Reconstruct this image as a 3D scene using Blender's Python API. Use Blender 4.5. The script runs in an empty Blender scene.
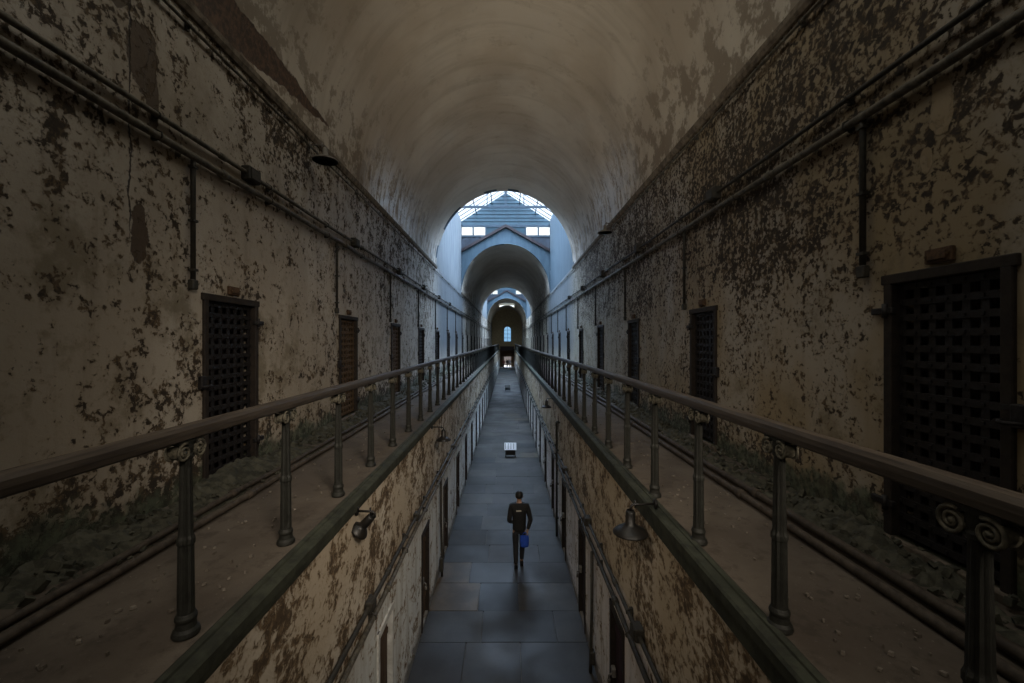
import bpy, bmesh, math, random
from mathutils import Vector, Matrix, noise as mnoise

random.seed(7)
SC = bpy.context.scene
COL = SC.collection
PI = math.pi
SKY = 34.0
VAULT_FILL = 4300.0
CROSS_L, CROSS_R = 2000.0, 800.0
LIGHT_Y = (-2.0, 7.4)

# ------------------------------------------------------------------ layout
F = 426.7                       # focal length in pixels at 1024 wide (15 mm on 36 mm)
EYE = 5.20                      # eye above the corridor floor
XL, XR = -3.25, 3.00            # upper gallery walls
LL, LR = -1.53, 1.385           # lower corridor walls
ZG = 3.63                       # gallery floor
ZS = 8.62                       # spring of the vault
CX, VA, VB = (XL + XR) / 2, (XR - XL) / 2, 3.45
RAIL_L, RAIL_R = -1.725, 1.49
Y0, Y_END = -12.0, 88.0
BAYS = [(19.5, 30.0), (54.5, 68.0)]
VAULTS = [(-12.0, 19.5), (30.0, 54.5), (68.0, 88.0)]
EAVE, RIDGE = 13.65, 15.75

# ------------------------------------------------------------------ nodes
class NT:
    def __init__(s, mat):
        mat.use_nodes = True
        s.t = mat.node_tree
        s.n = s.t.nodes
        s.bsdf = s.n.get('Principled BSDF')
        s.out = s.n.get('Material Output')
        tc = s.n.new('ShaderNodeTexCoord')
        s.P = tc.outputs['Object']
        sep = s.n.new('ShaderNodeSeparateXYZ')
        s.link(s.P, sep.inputs[0])
        s.X, s.Y, s.Z = sep.outputs
    def link(s, a, b): s.t.links.new(a, b)
    def put(s, v, sock):
        if isinstance(v, bpy.types.NodeSocket): s.link(v, sock)
        elif isinstance(v, (tuple, list)) and len(v) == 3 and sock.type == 'RGBA': sock.default_value = (*v, 1)
        else: sock.default_value = v
    def math(s, op, a, b=0.0, c=None, clamp=False):
        m = s.n.new('ShaderNodeMath'); m.operation = op; m.use_clamp = clamp
        s.put(a, m.inputs[0]); s.put(b, m.inputs[1])
        if c is not None: s.put(c, m.inputs[2])
        return m.outputs[0]
    def add(s, a, b): return s.math('ADD', a, b)
    def sub(s, a, b): return s.math('SUBTRACT', a, b)
    def mul(s, a, b): return s.math('MULTIPLY', a, b)
    def mad(s, a, b, c): return s.math('MULTIPLY_ADD', a, b, c)
    def scaled(s, sx, sy, sz, off=(0, 0, 0)):
        m = s.n.new('ShaderNodeMapping')
        s.link(s.P, m.inputs[0]); m.inputs['Scale'].default_value = (sx, sy, sz); m.inputs['Location'].default_value = off
        return m.outputs[0]
    def noise(s, scale, detail=6, rough=.6, vec=None, dist=0.0):
        t = s.n.new('ShaderNodeTexNoise')
        s.link(vec if vec is not None else s.P, t.inputs['Vector'])
        t.inputs['Scale'].default_value = scale; t.inputs['Detail'].default_value = detail
        t.inputs['Roughness'].default_value = rough; t.inputs['Distortion'].default_value = dist
        return t.outputs['Fac']
    def voronoi(s, scale, vec=None, feature='F1', rand=1.0):
        t = s.n.new('ShaderNodeTexVoronoi'); t.feature = feature
        s.link(vec if vec is not None else s.P, t.inputs['Vector'])
        t.inputs['Scale'].default_value = scale; t.inputs['Randomness'].default_value = rand
        return t.outputs['Distance']
    def step(s, v, lo, hi, a=0.0, b=1.0):
        m = s.n.new('ShaderNodeMapRange'); m.interpolation_type = 'SMOOTHSTEP'
        s.put(v, m.inputs['Value']); s.put(lo, m.inputs['From Min']); s.put(hi, m.inputs['From Max'])
        s.put(a, m.inputs['To Min']); s.put(b, m.inputs['To Max'])
        return m.outputs[0]
    def lin(s, v, lo, hi, a=0.0, b=1.0):
        m = s.n.new('ShaderNodeMapRange'); m.clamp = True
        s.put(v, m.inputs['Value']); s.put(lo, m.inputs['From Min']); s.put(hi, m.inputs['From Max'])
        s.put(a, m.inputs['To Min']); s.put(b, m.inputs['To Max'])
        return m.outputs[0]
    def ramp(s, v, pts):
        r = s.n.new('ShaderNodeValToRGB')
        e = r.color_ramp.elements
        while len(e) < len(pts): e.new(.5)
        for k, (p, val) in enumerate(pts):
            e[k].position = p; e[k].color = (val, val, val, 1) if not isinstance(val, tuple) else (*val, 1)
        s.put(v, r.inputs[0])
        return r.outputs[0]
    def mix(s, f, a, b, mode='MIX'):
        m = s.n.new('ShaderNodeMix'); m.data_type = 'RGBA'; m.blend_type = mode
        s.put(f, m.inputs[0]); s.put(a, m.inputs[6]); s.put(b, m.inputs[7])
        return m.outputs[2]
    def bump(s, h, strength=.4, dist=.02, prev=None):
        b = s.n.new('ShaderNodeBump'); b.inputs['Strength'].default_value = strength; b.inputs['Distance'].default_value = dist
        s.put(h, b.inputs['Height'])
        if prev is not None: s.link(prev, b.inputs['Normal'])
        return b.outputs[0]
    def finish(s, col, rough=.85, normal=None, metal=0.0, spec=.3):
        s.put(col, s.bsdf.inputs['Base Color']); s.put(rough, s.bsdf.inputs['Roughness'])
        s.put(metal, s.bsdf.inputs['Metallic']); s.bsdf.inputs['Specular IOR Level'].default_value = spec
        if normal is not None: s.link(normal, s.bsdf.inputs['Normal'])

def newmat(name): return bpy.data.materials.new(name)

def simple(name, col, col2=None, rough=.7, scale=20, metal=0.0, bump=.2, spec=.35, stretch=(1, 1, 1)):
    m = newmat(name); n = NT(m)
    v = n.noise(scale, 6, .65, n.scaled(*stretch))
    c2 = col2 if col2 else tuple(x * .55 for x in col)
    n.finish(n.mix(n.step(v, .38, .64), col, c2), rough, n.bump(v, bump, .01) if bump else None, metal, spec)
    return m

def blob(n, cy, cz, ry, rz, wob, k=.35):
    """a ragged patch on a wall: centre, half sizes, wobble noise"""
    a = n.mul(n.sub(n.Y, cy), 1 / ry); b = n.mul(n.sub(n.Z, cz), 1 / rz)
    d = n.math('SQRT', n.add(n.mul(a, a), n.mul(b, b)))
    d = n.add(d, n.mul(n.sub(wob, .5), k * 4))
    return n.step(d, .92, 1.0, 1.0, 0.0)

def plaster_wall(name, side):
    m = newmat(name); n = NT(m)
    big = n.noise(.45, 3, .5)
    big2 = n.noise(.8, 4, .55, n.scaled(1, 1, .6, (13, 5, 2)))
    mid = n.noise(3.7 if side == 'L' else 5.2, 9, .62, n.scaled(1, 1, .95), .35)
    fine = n.noise(13, 8, .68)
    fleck = n.noise(17, 6, .6, None, .4)
    streak = n.noise(1.0, 6, .6, n.scaled(5, 5, .45))
    v = n.add(n.mad(n.sub(mid, .5), .78 if side == 'L' else .62, .5), n.mul(n.sub(fleck, .5), .80 if side == 'L' else 1.0))
    v = n.add(v, n.mul(n.sub(fine, .5), .25))
    v = n.add(v, n.mul(n.sub(big, .5), .30))
    v = n.add(v, n.mul(n.sub(streak, .5), .22))
    # how readily the paint has come off at each height and along the wall
    zz = n.lin(n.Z, 3.6, 8.6)
    if side == 'L':
        dens = n.ramp(zz, [(0, .20), (.07, .14), (.14, .03), (.34, .0), (.5, .035), (.72, .05), (.86, .08), (1, .10)])
        far = n.lin(n.Y, 6.0, 11.0, 0, .02)
    else:
        dens = n.ramp(zz, [(0, .20), (.07, .10), (.16, -.02), (.40, -.03), (.5, .07), (.7, .125), (.86, .12), (1, .10)])
        far = n.lin(n.Y, 8.0, 15.0, 0, -.02)
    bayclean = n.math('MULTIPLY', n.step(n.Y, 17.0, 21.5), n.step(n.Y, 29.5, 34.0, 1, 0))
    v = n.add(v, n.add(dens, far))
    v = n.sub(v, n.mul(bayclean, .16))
    thr = .625 if side == 'L' else .59
    peel = n.step(v, thr - .012, thr + .018)
    deep = n.step(v, thr + .055, thr + .10)
    halo = n.step(v, thr - .10, thr - .01)
    if side == 'L':
        light = n.mix(n.step(big2, .40, .62), (.35, .303, .24), (.445, .40, .335))
        tan = (.20, .15, .095)
    else:
        light = n.mix(n.step(big2, .42, .60), (.285, .225, .138), (.35, .31, .25))
        tan = (.20, .145, .08)
    light = n.mix(n.mul(n.step(n.add(n.Y, n.mul(big, 3)), 8.0, 15.0), .75), light, (.56, .52, .465) if side == 'L' else (.47, .43, .345))  # mid-corridor brightness put into a paler plaster colour
    light = n.mix(n.step(fine, .56, .75, 0, .35), light, (.20, .165, .125))
    light = n.mix(n.step(streak, .52, .72, 0, .45), light, (.20, .165, .12))
    smut = n.mul(n.step(n.add(n.noise(1.7, 8, .66), n.mul(n.sub(fine, .5), .3)), .50, .66), n.step(n.Z, 7.2, 5.4, .35, .75))
    light = n.mix(smut, light, (.165, .138, .085))
    light = n.mix(n.mul(halo, .45), light, tan)
    brown = n.mix(n.step(n.noise(7, 4, .6), .42, .6), (.052, .038, .025), (.135, .095, .055))
    col = n.mix(peel, light, brown)
    col = n.mix(n.mul(deep, .8), col, (.028, .022, .017))
    pit = n.mul(n.step(n.add(n.noise(24, 4, .6), n.mul(n.sub(big2, .5), .35)), .60, .65), n.step(mid, .44, .52))
    col = n.mix(n.mul(pit, .8), col, (.045, .034, .024))
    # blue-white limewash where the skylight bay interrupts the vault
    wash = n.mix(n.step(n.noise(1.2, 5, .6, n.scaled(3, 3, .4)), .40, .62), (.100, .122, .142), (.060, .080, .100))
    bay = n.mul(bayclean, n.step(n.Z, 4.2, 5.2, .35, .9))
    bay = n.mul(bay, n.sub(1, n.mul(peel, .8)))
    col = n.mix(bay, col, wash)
    # damp foot of the wall: moss and soot with a ragged top edge
    damp = n.step(n.add(n.sub(n.Z, ZG), n.mul(n.sub(n.noise(2.6, 7, .65), .5), 1.0)), .16, .34, 1, 0)
    green = n.mix(n.step(n.noise(9, 6, .7), .42, .6), (.030, .036, .024), (.105, .125, .085))
    col = n.mix(n.mul(damp, .85), col, green)
    h = n.add(n.mul(peel, -1.0), n.mul(fine, .35))
    wob = n.noise(6, 6, .6)
    if side == 'L':
        for (cy, cz, ry, rz) in ((3.76, 6.12, .10, .27), (3.80, 7.72, .17, .34), (3.90, 7.45, .08, .38),
                                 (3.55, 8.15, .10, .16)):
            b = blob(n, cy, cz, ry, rz, wob)
            col = n.mix(b, col, n.mix(fine, (.05, .035, .022), (.115, .08, .05)))
            h = n.sub(h, b)
        cr = n.math('ABSOLUTE', n.add(n.sub(n.Y, 3.67), n.mul(n.sub(n.noise(3, 5, .7), .5), .14)))
        cr = n.mul(n.step(cr, .004, .011, 1, 0), n.step(n.Z, 6.0, 6.3))
        col = n.mix(cr, col, (.035, .025, .017)); h = n.sub(h, cr)
    else:
        for (cy, cz, ry, rz) in ((2.95, 6.83, .085, .22), (3.06, 6.50, .05, .10)):
            b = blob(n, cy, cz, ry, rz, wob, .30)
            col = n.mix(n.mul(b, .85), col, (.33, .255, .16)); h = n.add(h, b)
    nn = n.bump(h, .75, .022)
    n.finish(col, n.mad(peel, .38, .52), nn, spec=.40)
    return m

def lower_wall(name, side):
    m = newmat(name); n = NT(m)
    mid = n.noise(3.0, 9, .64, n.scaled(1.0, .85, 1.0), .5)
    fine = n.noise(15, 8, .7)
    fleck = n.noise(16, 6, .66, n.scaled(1, .8, 1), .5)
    big = n.noise(.5, 3, .5)
    streak = n.noise(1.0, 6, .62, n.scaled(4, 4, .6))
    v = n.add(mid, n.add(n.add(n.mul(n.sub(fine, .5), .3), n.mul(n.sub(fleck, .5), .95)), n.add(n.mul(n.sub(streak, .5), .18), n.mul(n.sub(big, .5), .25))))
    edge = n.add(n.Z, n.mul(n.sub(n.noise(1.6, 6, .6), .5), .55))
    up = n.step(edge, 2.02, 2.22)                      # above the pipes the paint hangs in rags
    v = n.add(v, n.sub(n.mul(up, .115), .075))
    peel = n.step(v, .565, .60); deep = n.step(v, .63, .70)
    bare = n.mix(n.step(big, .42, .6), (.56, .48, .37), (.68, .62, .52)) if side == 'L' else n.mix(n.step(big, .42, .6), (.50, .41, .29), (.60, .52, .41))
    smooth = n.mix(n.step(streak, .42, .64), (.80, .83, .82), (.62, .63, .60)) if side == 'L' else n.mix(n.step(streak, .42, .64), (.74, .70, .67), (.54, .50, .46))
    light = n.mix(up, smooth, bare)
    light = n.mix(n.step(v, .46, .55, 0, .6), light, (.40, .315, .21))
    brown = n.mix(n.step(fine, .42, .6), (.15, .108, .07), (.30, .215, .13))
    col = n.mix(peel, light, brown)
    col = n.mix(n.mul(deep, .75), col, (.075, .055, .038))
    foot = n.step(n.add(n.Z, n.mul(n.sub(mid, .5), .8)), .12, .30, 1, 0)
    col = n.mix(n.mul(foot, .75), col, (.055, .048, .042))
    n.finish(col, .85, n.bump(n.add(n.mul(peel, -1), n.mul(fine, .5)), .8, .022), spec=.2)
    return m

def vault_mat():
    m = newmat('vault_plaster'); n = NT(m)
    # distance along the arch from the left spring, 0..1
    ang = n.math('ARCTAN2', n.sub(n.Z, ZS), n.sub(n.X, CX))       # 0 right .. pi left
    left = n.sub(PI, ang)
    big = n.noise(.55, 4, .55); mid = n.noise(2.4, 8, .62)
    fine = n.noise(14, 7, .68)
    ring = n.noise(1.0, 6, .62, n.scaled(.35, 3.0, .35))
    col = n.mix(n.step(big, .36, .64), (.46, .40, .32), (.56, .51, .43))
    col = n.mix(n.step(ring, .46, .70, 0, .28), col, (.26, .215, .155))
    side = n.add(n.step(left, .05, .75, 1, 0), n.step(ang, .05, .85, 1, 0))
    near = n.step(n.Y, 4.0, 11.0, 1.0, .45)
    blot = n.step(n.add(n.add(mid, n.mul(n.sub(fine, .5), .4)), n.mul(side, .13)), .575, .67)
    col = n.mix(n.mul(blot, n.mad(n.math('MINIMUM', side, 1.0), .6, .15)), col, (.15, .11, .07))
    # white salts, plus the skylights' sheen on wet paint put into the colour
    wy = n.mul(n.step(n.Y, 8.5, 11.5), n.step(n.Y, 30, 31, 1, 0))
    saltsheen = n.step(n.add(n.noise(1.5, 8, .66, n.scaled(.6, 3.0, .6)), n.mul(n.sub(fine, .5), .4)), .48, .54)
    low = n.add(n.step(left, .04, .62, 1, 0), n.step(ang, .30, .62, .55, 0))
    patch = n.math('MULTIPLY', n.step(n.Y, 9.0, 10.2), n.step(n.Y, 13.5, 15.5, 1, 0))
    saltsheen = n.math('MAXIMUM', saltsheen, n.mul(patch, n.step(n.add(n.noise(2.2, 8, .68, n.scaled(.8, 2.0, .8)), n.mul(n.sub(fine, .5), .5)), .47, .53)))
    saltsheenm = n.math('MULTIPLY', n.math('MULTIPLY', n.mul(saltsheen, wy), n.mad(patch, .65, .35)), n.math('MINIMUM', low, 1.0), clamp=True)
    col = n.mix(saltsheenm, col, (.92, .94, .96))
    # long strip of fallen plaster at the left spring, brick brown beneath, ending in a ragged point
    tip = n.step(n.Y, 5.6, 8.8, .185, .135)
    w = n.add(left, n.mul(n.sub(n.noise(3.5, 6, .6), .5), .07))
    strip = n.mul(n.step(w, n.sub(tip, .008), tip, 1, 0), n.step(n.add(n.Y, n.mul(mid, .3)), 8.6, 8.75, 1, 0))
    brick = n.mix(n.step(fine, .4, .62), (.045, .026, .016), (.12, .066, .036))
    keep = n.mul(n.step(n.add(w, n.mul(n.sub(n.Y, 5.3), -.045)), .03, .036, 1, 0), n.step(n.Y, 5.0, 5.4))
    strip = n.mul(strip, n.sub(1, keep))
    col = n.mix(strip, col, brick)
    h = n.add(n.mul(fine, .3), n.add(n.mul(blot, -.5), n.mul(strip, -1.5)))
    n.finish(col, n.mad(saltsheenm, -.52, .74), n.bump(h, .32, .02), spec=.6)
    return m

def gallery_floor_mat():
    m = newmat('gallery_floor_grime'); n = NT(m)
    a = n.noise(1.1, 6, .6); b = n.noise(7, 8, .68); c = n.noise(40, 5, .7)
    col = n.mix(n.step(a, .38, .62), (.122, .102, .082), (.088, .072, .058))
    col = n.mix(n.step(b, .50, .66, 0, .55), col, (.048, .039, .031))
    col = n.mix(n.step(c, .62, .72, 0, .8), col, (.20, .175, .15))
    n.finish(col, .8, n.bump(n.add(b, n.mul(c, .5)), .35, .012), spec=.25)
    return m

def slab_mat():
    m = newmat('slate_paving'); n = NT(m)
    at = n.n.new('ShaderNodeAttribute'); at.attribute_name = 'slab'
    a = n.noise(1.4, 6, .6); b = n.noise(9, 7, .65); wet = n.noise(.6, 4, .6)
    col = n.mix(n.step(a, .38, .64), at.outputs['Color'], n.mix(.5, at.outputs['Color'], (.024, .024, .023)))
    col = n.mix(n.step(b, .55, .7, 0, .4), col, (.034, .033, .032))
    n.finish(col, n.lin(wet, .35, .65, .42, .68), n.bump(b, .18, .006), spec=.20)
    return m

def glass_mat(name, tint, gloss=.08, rough=.15):
    m = newmat(name); m.use_nodes = True
    t = m.node_tree; t.nodes.clear()
    o = t.nodes.new('ShaderNodeOutputMaterial'); tr = t.nodes.new('ShaderNodeBsdfTransparent'); gl = t.nodes.new('ShaderNodeBsdfGlossy')
    tc = t.nodes.new('ShaderNodeTexCoord'); nz = t.nodes.new('ShaderNodeTexNoise'); nz.inputs['Scale'].default_value = 1.8
    cr = t.nodes.new('ShaderNodeMix'); cr.data_type = 'RGBA'
    cr.inputs[6].default_value = (*tint, 1); cr.inputs[7].default_value = (*[x * .8 for x in tint], 1)
    t.links.new(tc.outputs['Object'], nz.inputs['Vector']); t.links.new(nz.outputs['Fac'], cr.inputs[0])
    t.links.new(cr.outputs[2], tr.inputs['Color'])
    gl.inputs['Roughness'].default_value = rough
    mx = t.nodes.new('ShaderNodeMixShader'); mx.inputs[0].default_value = gloss
    t.links.new(tr.outputs[0], mx.inputs[1]); t.links.new(gl.outputs[0], mx.inputs[2]); t.links.new(mx.outputs[0], o.inputs['Surface'])
    return m

M = {}
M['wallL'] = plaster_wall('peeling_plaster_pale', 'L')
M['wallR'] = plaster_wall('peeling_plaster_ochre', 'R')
M['lowL'] = lower_wall('lower_plaster_pale', 'L')
M['lowR'] = lower_wall('lower_plaster_ochre', 'R')
M['vault'] = vault_mat()
M['gfloor'] = gallery_floor_mat()
M['slab'] = slab_mat()
M['cell'] = simple('cell_plaster', (.20, .21, .23), (.11, .11, .12), .9, 4)
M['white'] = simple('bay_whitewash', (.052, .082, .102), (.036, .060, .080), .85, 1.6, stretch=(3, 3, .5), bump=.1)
M['whiteLit'] = simple('bay_whitewash_lit', (.160, .175, .182), (.095, .115, .130), .85, 1.6, stretch=(3, 3, .4), bump=.1)  # left bay wall's side-lit brightness put into this paler copy
M['blueclad'] = simple('blue_boarding', (.0075, .033, .047), (.005, .023, .035), .6, 3, bump=.1)
M['bluesteel'] = simple('blue_grey_steel', (.022, .040, .056), (.016, .028, .040), .5, 8, bump=.1)
M['bluedark'] = simple('dark_blue_panel', (.018, .028, .042), (.012, .016, .024), .6, 3)
M['coping'] = simple('rusty_coping', (.016, .010, .011), (.026, .016, .016), .7, 9)
M['kerb'] = simple('mossy_kerb', (.050, .055, .038), (.026, .028, .020), .8, 7, bump=.4)
M['rail'] = simple('worn_wood_rail', (.062, .049, .037), (.034, .026, .020), .5, 12, stretch=(4, .25, 4), bump=.2, spec=.4)
M['iron'] = simple('painted_cast_iron', (.019, .020, .016), (.011, .011, .009), .6, 26, bump=.4, spec=.4)
M['ironpale'] = simple('flaking_cream_iron', (.17, .155, .115), (.055, .052, .04), .65, 34, bump=.5)
M['pipe'] = simple('dusty_pipe', (.135, .12, .092), (.055, .049, .037), .55, 15, bump=.3, spec=.4)
M['pipedark'] = simple('dark_pipe', (.028, .027, .024), (.05, .045, .035), .6, 15, bump=.3)
M['pipefloor'] = simple('dusty_floor_pipe', (.080, .064, .049), (.042, .033, .025), .7, 15, bump=.3)
M['gate'] = simple('dark_iron_lattice', (.017, .015, .016), (.010, .009, .009), .55, 30, bump=.4, spec=.4)
M['gaterust'] = simple('rusty_iron_lattice', (.115, .072, .036), (.05, .032, .02), .7, 30, bump=.4)
M['darkwood'] = simple('dark_door_wood', (.024, .017, .020), (.036, .024, .022), .75, 6, stretch=(5, 5, .4))
M['brownwood'] = simple('brown_door_wood', (.10, .066, .042), (.055, .035, .024), .75, 6, stretch=(5, 5, .4))
M['redwood'] = simple('maroon_door_wood', (.045, .024, .032), (.03, .017, .022), .7, 6, stretch=(5, 5, .4))
M['frame'] = simple('rust_brown_frame', (.028, .021, .016), (.016, .012, .010), .7, 14, bump=.4)
M['plate'] = simple('rusted_plate', (.105, .060, .032), (.05, .03, .018), .75, 22, bump=.4)
M['stone'] = simple('sill_stone', (.17, .14, .11), (.08, .065, .05), .85, 8, bump=.4)
M['lamp'] = simple('black_enamel', (.006, .006, .006), (.012, .010, .008), .45, 14, bump=.1, spec=.5)
M['lampgrey'] = simple('grey_enamel', (.20, .19, .17), (.10, .09, .08), .5, 14, bump=.1)
M['rubble'] = simple('mossy_rubble', (.085, .083, .062), (.034, .034, .025), .95, 9, bump=.7)
M['chips'] = simple('plaster_chips', (.20, .175, .145), (.10, .082, .065), .9, 12)
M['panelwhite'] = simple('white_panel', (.85, .85, .85), (.72, .72, .72), .5, 5, bump=0)
M['panelgrey'] = simple('grey_print', (.20, .20, .20), (.14, .14, .14), .6, 12, bump=0)
M['black'] = simple('black_metal', (.012, .012, .012), (.02, .02, .02), .5, 12, bump=.1)
M['skin'] = simple('skin', (.36, .22, .15), (.32, .19, .13), .6, 12, bump=0)
M['jacket'] = simple('black_jacket', (.008, .008, .009), (.012, .012, .012), .8, 25, bump=.3)
M['trousers'] = simple('dark_trousers', (.014, .014, .017), (.022, .022, .024), .85, 25, bump=.3)
M['hair'] = simple('black_hair', (.008, .007, .006), (.014, .012, .010), .6, 60, bump=.5)
M['shoe'] = simple('black_shoe', (.012, .012, .012), (.02, .02, .02), .5, 20)
M['print'] = simple('pale_print', (.50, .49, .42), (.40, .39, .33), .8, 30, bump=0)
M['bag'] = simple('blue_bag_cloth', (.018, .075, .48), (.014, .058, .36), .7, 20, bump=.2)
M['red'] = simple('red_cloth', (.22, .06, .05), (.16, .045, .04), .8, 20)
M['pale'] = simple('pale_cloth', (.60, .55, .55), (.5, .46, .46), .8, 20)
M['cornice'] = simple('grimy_cornice', (.20, .165, .125), (.09, .07, .05), .8, 9, bump=.3)
M['yard'] = simple('yard_stone', (.050, .034, .024), (.030, .021, .016), .9, 3)
M['limewash'] = simple('white_limewash', (.72, .73, .71), (.5, .5, .48), .85, 6)
M['tan'] = simple('tan_plaster', (.55, .43, .26), (.42, .33, .20), .85, 3)
M['timber'] = simple('brown_timber_boards', (.16, .10, .05), (.11, .066, .034), .75, 5, stretch=(6, 6, .3))
M['glass'] = glass_mat('grimy_skylight_glass', (.62, .68, .74))
M['glassdim'] = glass_mat('dim_tint_roof_glass', (.11, .11, .10))  # tint dims the daylight through the added far roof light
M['glassroof'] = glass_mat('warm_tint_roof_glass', (.080, .063, .044))  # tint warms and dims daylight through the added roof light overhead
M['glassblue'] = glass_mat('dusty_blue_glass', (.26, .44, .58), .05)
M['cream'] = glass_mat('cream_glass', (.92, .90, .84))
M['ground'] = simple('outside_ground', (.030, .027, .024), (.024, .021, .019), .9, 2)

# ------------------------------------------------------------------ mesh builder
class MB:
    def __init__(s): s.v, s.f, s.mi, s.sm, s.cur, s.smooth = [], [], [], [], 0, False
    def face(s, idx): s.f.append(tuple(idx)); s.mi.append(s.cur); s.sm.append(s.smooth)
    def quad(s, *pts):
        b = len(s.v); s.v.extend(Vector(p) for p in pts); s.face(range(b, b + len(pts)))
    def box(s, x0, x1, y0, y1, z0, z1, bev=0.0):
        x0, x1 = sorted((x0, x1)); y0, y1 = sorted((y0, y1)); z0, z1 = sorted((z0, z1))
        if bev:
            c = min(bev, (x1 - x0) / 2.2, (y1 - y0) / 2.2, (z1 - z0) / 2.2)
            b = len(s.v)
            lay = [(z0, c), (z0 + c, 0), (z1 - c, 0), (z1, c)]
            for z, i in lay:
                q = c if i == 0 else c * 1.6
                xa, xb, ya, yb = x0 + i * .8, x1 - i * .8, y0 + i * .8, y1 - i * .8
                s.v.extend(Vector(p) for p in ((xa + c, ya, z), (xb - c, ya, z), (xb, ya + c, z), (xb, yb - c, z), (xb - c, yb, z), (xa + c, yb, z), (xa, yb - c, z), (xa, ya + c, z)))
            for k in range(3):
                for j in range(8):
                    s.face((b + k * 8 + j, b + k * 8 + (j + 1) % 8, b + (k + 1) * 8 + (j + 1) % 8, b + (k + 1) * 8 + j))
            s.face([b + j for j in reversed(range(8))]); s.face([b + 24 + j for j in range(8)])
            return
        b = len(s.v)
        s.v.extend(Vector(p) for p in ((x0, y0, z0), (x1, y0, z0), (x1, y1, z0), (x0, y1, z0), (x0, y0, z1), (x1, y0, z1), (x1, y1, z1), (x0, y1, z1)))
        for q in ((3, 2, 1, 0), (4, 5, 6, 7), (0, 1, 5, 4), (1, 2, 6, 5), (2, 3, 7, 6), (3, 0, 4, 7)): s.face([b + i for i in q])
    def tube(s, pts, r, seg=8, caps=True):
        pts = [Vector(p) for p in pts]; n = len(pts)
        rs = r if isinstance(r, (list, tuple)) else [r] * n
        b = len(s.v); up = None; old = s.smooth; s.smooth = True
        for i, p in enumerate(pts):
            d = (pts[min(i + 1, n - 1)] - pts[max(i - 1, 0)]).normalized()
            if up is None:
                up = Vector((0, 0, 1)) if abs(d.z) < .9 else Vector((1, 0, 0))
            a = d.cross(up).normalized(); up2 = a.cross(d).normalized(); up = up2
            for k in range(seg):
                t = 2 * PI * k / seg
                s.v.append(p + (a * math.cos(t) + up2 * math.sin(t)) * rs[i])
        for i in range(n - 1):
            for k in range(seg):
                s.face((b + i * seg + k, b + i * seg + (k + 1) % seg, b + (i + 1) * seg + (k + 1) % seg, b + (i + 1) * seg + k))
        s.smooth = old
        if caps:
            s.face([b + k for k in reversed(range(seg))]); s.face([b + (n - 1) * seg + k for k in range(seg)])
    def lathe(s, prof, seg=24, flute=0.0, nfl=0, mat=None, frange=None):
        """prof: list of (radius, z); optional fluting between two heights"""
        b = len(s.v); old = s.smooth; s.smooth = nfl == 0
        for (r, z) in prof:
            for k in range(seg):
                t = 2 * PI * k / seg
                rr = r
                if nfl and frange and frange[0] <= z <= frange[1]: rr = r * (1 - flute * (.5 + .5 * math.cos(t * nfl)))
                p = Vector((rr * math.cos(t), rr * math.sin(t), z))
                s.v.append(mat @ p if mat else p)
        for i in range(len(prof) - 1):
            for k in range(seg):
                s.face((b + i * seg + k, b + i * seg + (k + 1) % seg, b + (i + 1) * seg + (k + 1) % seg, b + (i + 1) * seg + k))
        s.face([b + k for k in reversed(range(seg))]); s.face([b + (len(prof) - 1) * seg + k for k in range(seg)])
        s.smooth = old
    def extrude_y(s, prof, ys, cap=True, jitter=None):
        """closed (x,z) profile swept along y"""
        b = len(s.v); n = len(prof)
        for y in ys:
            for (x, z) in prof: s.v.append(Vector((x, y, z)))
        for i in range(len(ys) - 1):
            for k in range(n):
                s.face((b + i * n + k, b + (i + 1) * n + k, b + (i + 1) * n + (k + 1) % n, b + i * n + (k + 1) % n))
        if cap:
            s.face([b + k for k in range(n)]); s.face([b + (len(ys) - 1) * n + k for k in reversed(range(n))])
    def mesh(s, name, mats):
        me = bpy.data.meshes.new(name); me.from_pydata(s.v, [], s.f)
        for m in (mats if isinstance(mats, (list, tuple)) else [mats]): me.materials.append(m)
        me.polygons.foreach_set('material_index', s.mi); me.polygons.foreach_set('use_smooth', s.sm)
        me.update(); return me
    def build(s, name, mats, parent=None, loc=None, fix=True):
        me = s.mesh(name, mats)
        if fix:
            bm = bmesh.new(); bm.from_mesh(me); bmesh.ops.recalc_face_normals(bm, faces=bm.faces); bm.to_mesh(me); bm.free()
        return link(name, me, parent, loc)

def link(name, data, parent=None, loc=None):
    o = bpy.data.objects.new(name, data); COL.objects.link(o)
    if parent is not None: o.parent = parent
    if loc is not None: o.location = loc
    return o
def tag(o, label, cat, group=None, kind=None):
    o['label'] = label; o['category'] = cat
    if group: o['group'] = group
    if kind: o['kind'] = kind
    return o
def root(name, label, cat, loc=(0, 0, 0), group=None):
    return tag(link(name, None, None, loc), label, cat, group)
def struct(o): o['kind'] = 'structure'; return o
def dup(o, loc, label, group=None, keep=None):
    r = o.copy(); COL.objects.link(r); r.location = loc; r['label'] = label
    if group: r['group'] = group
    for ch in list(o.children):
        if keep and not keep(ch): continue
        c = ch.copy(); COL.objects.link(c); c.parent = r
        for g in list(ch.children):
            d = g.copy(); COL.objects.link(d); d.parent = c
    return r

ORD = ['first', 'second', 'third', 'fourth', 'fifth', 'sixth', 'seventh', 'eighth', 'ninth', 'tenth', 'eleventh', 'twelfth', 'thirteenth',
       'fourteenth', 'fifteenth', 'sixteenth', 'seventeenth', 'eighteenth', 'nineteenth', 'twentieth', 'twenty-first', 'twenty-second',
       'twenty-third', 'twenty-fourth', 'twenty-fifth', 'twenty-sixth', 'twenty-seventh', 'twenty-eighth', 'twenty-ninth', 'thirtieth',
       'thirty-first', 'thirty-second', 'thirty-third', 'thirty-fourth', 'thirty-fifth']

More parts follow.
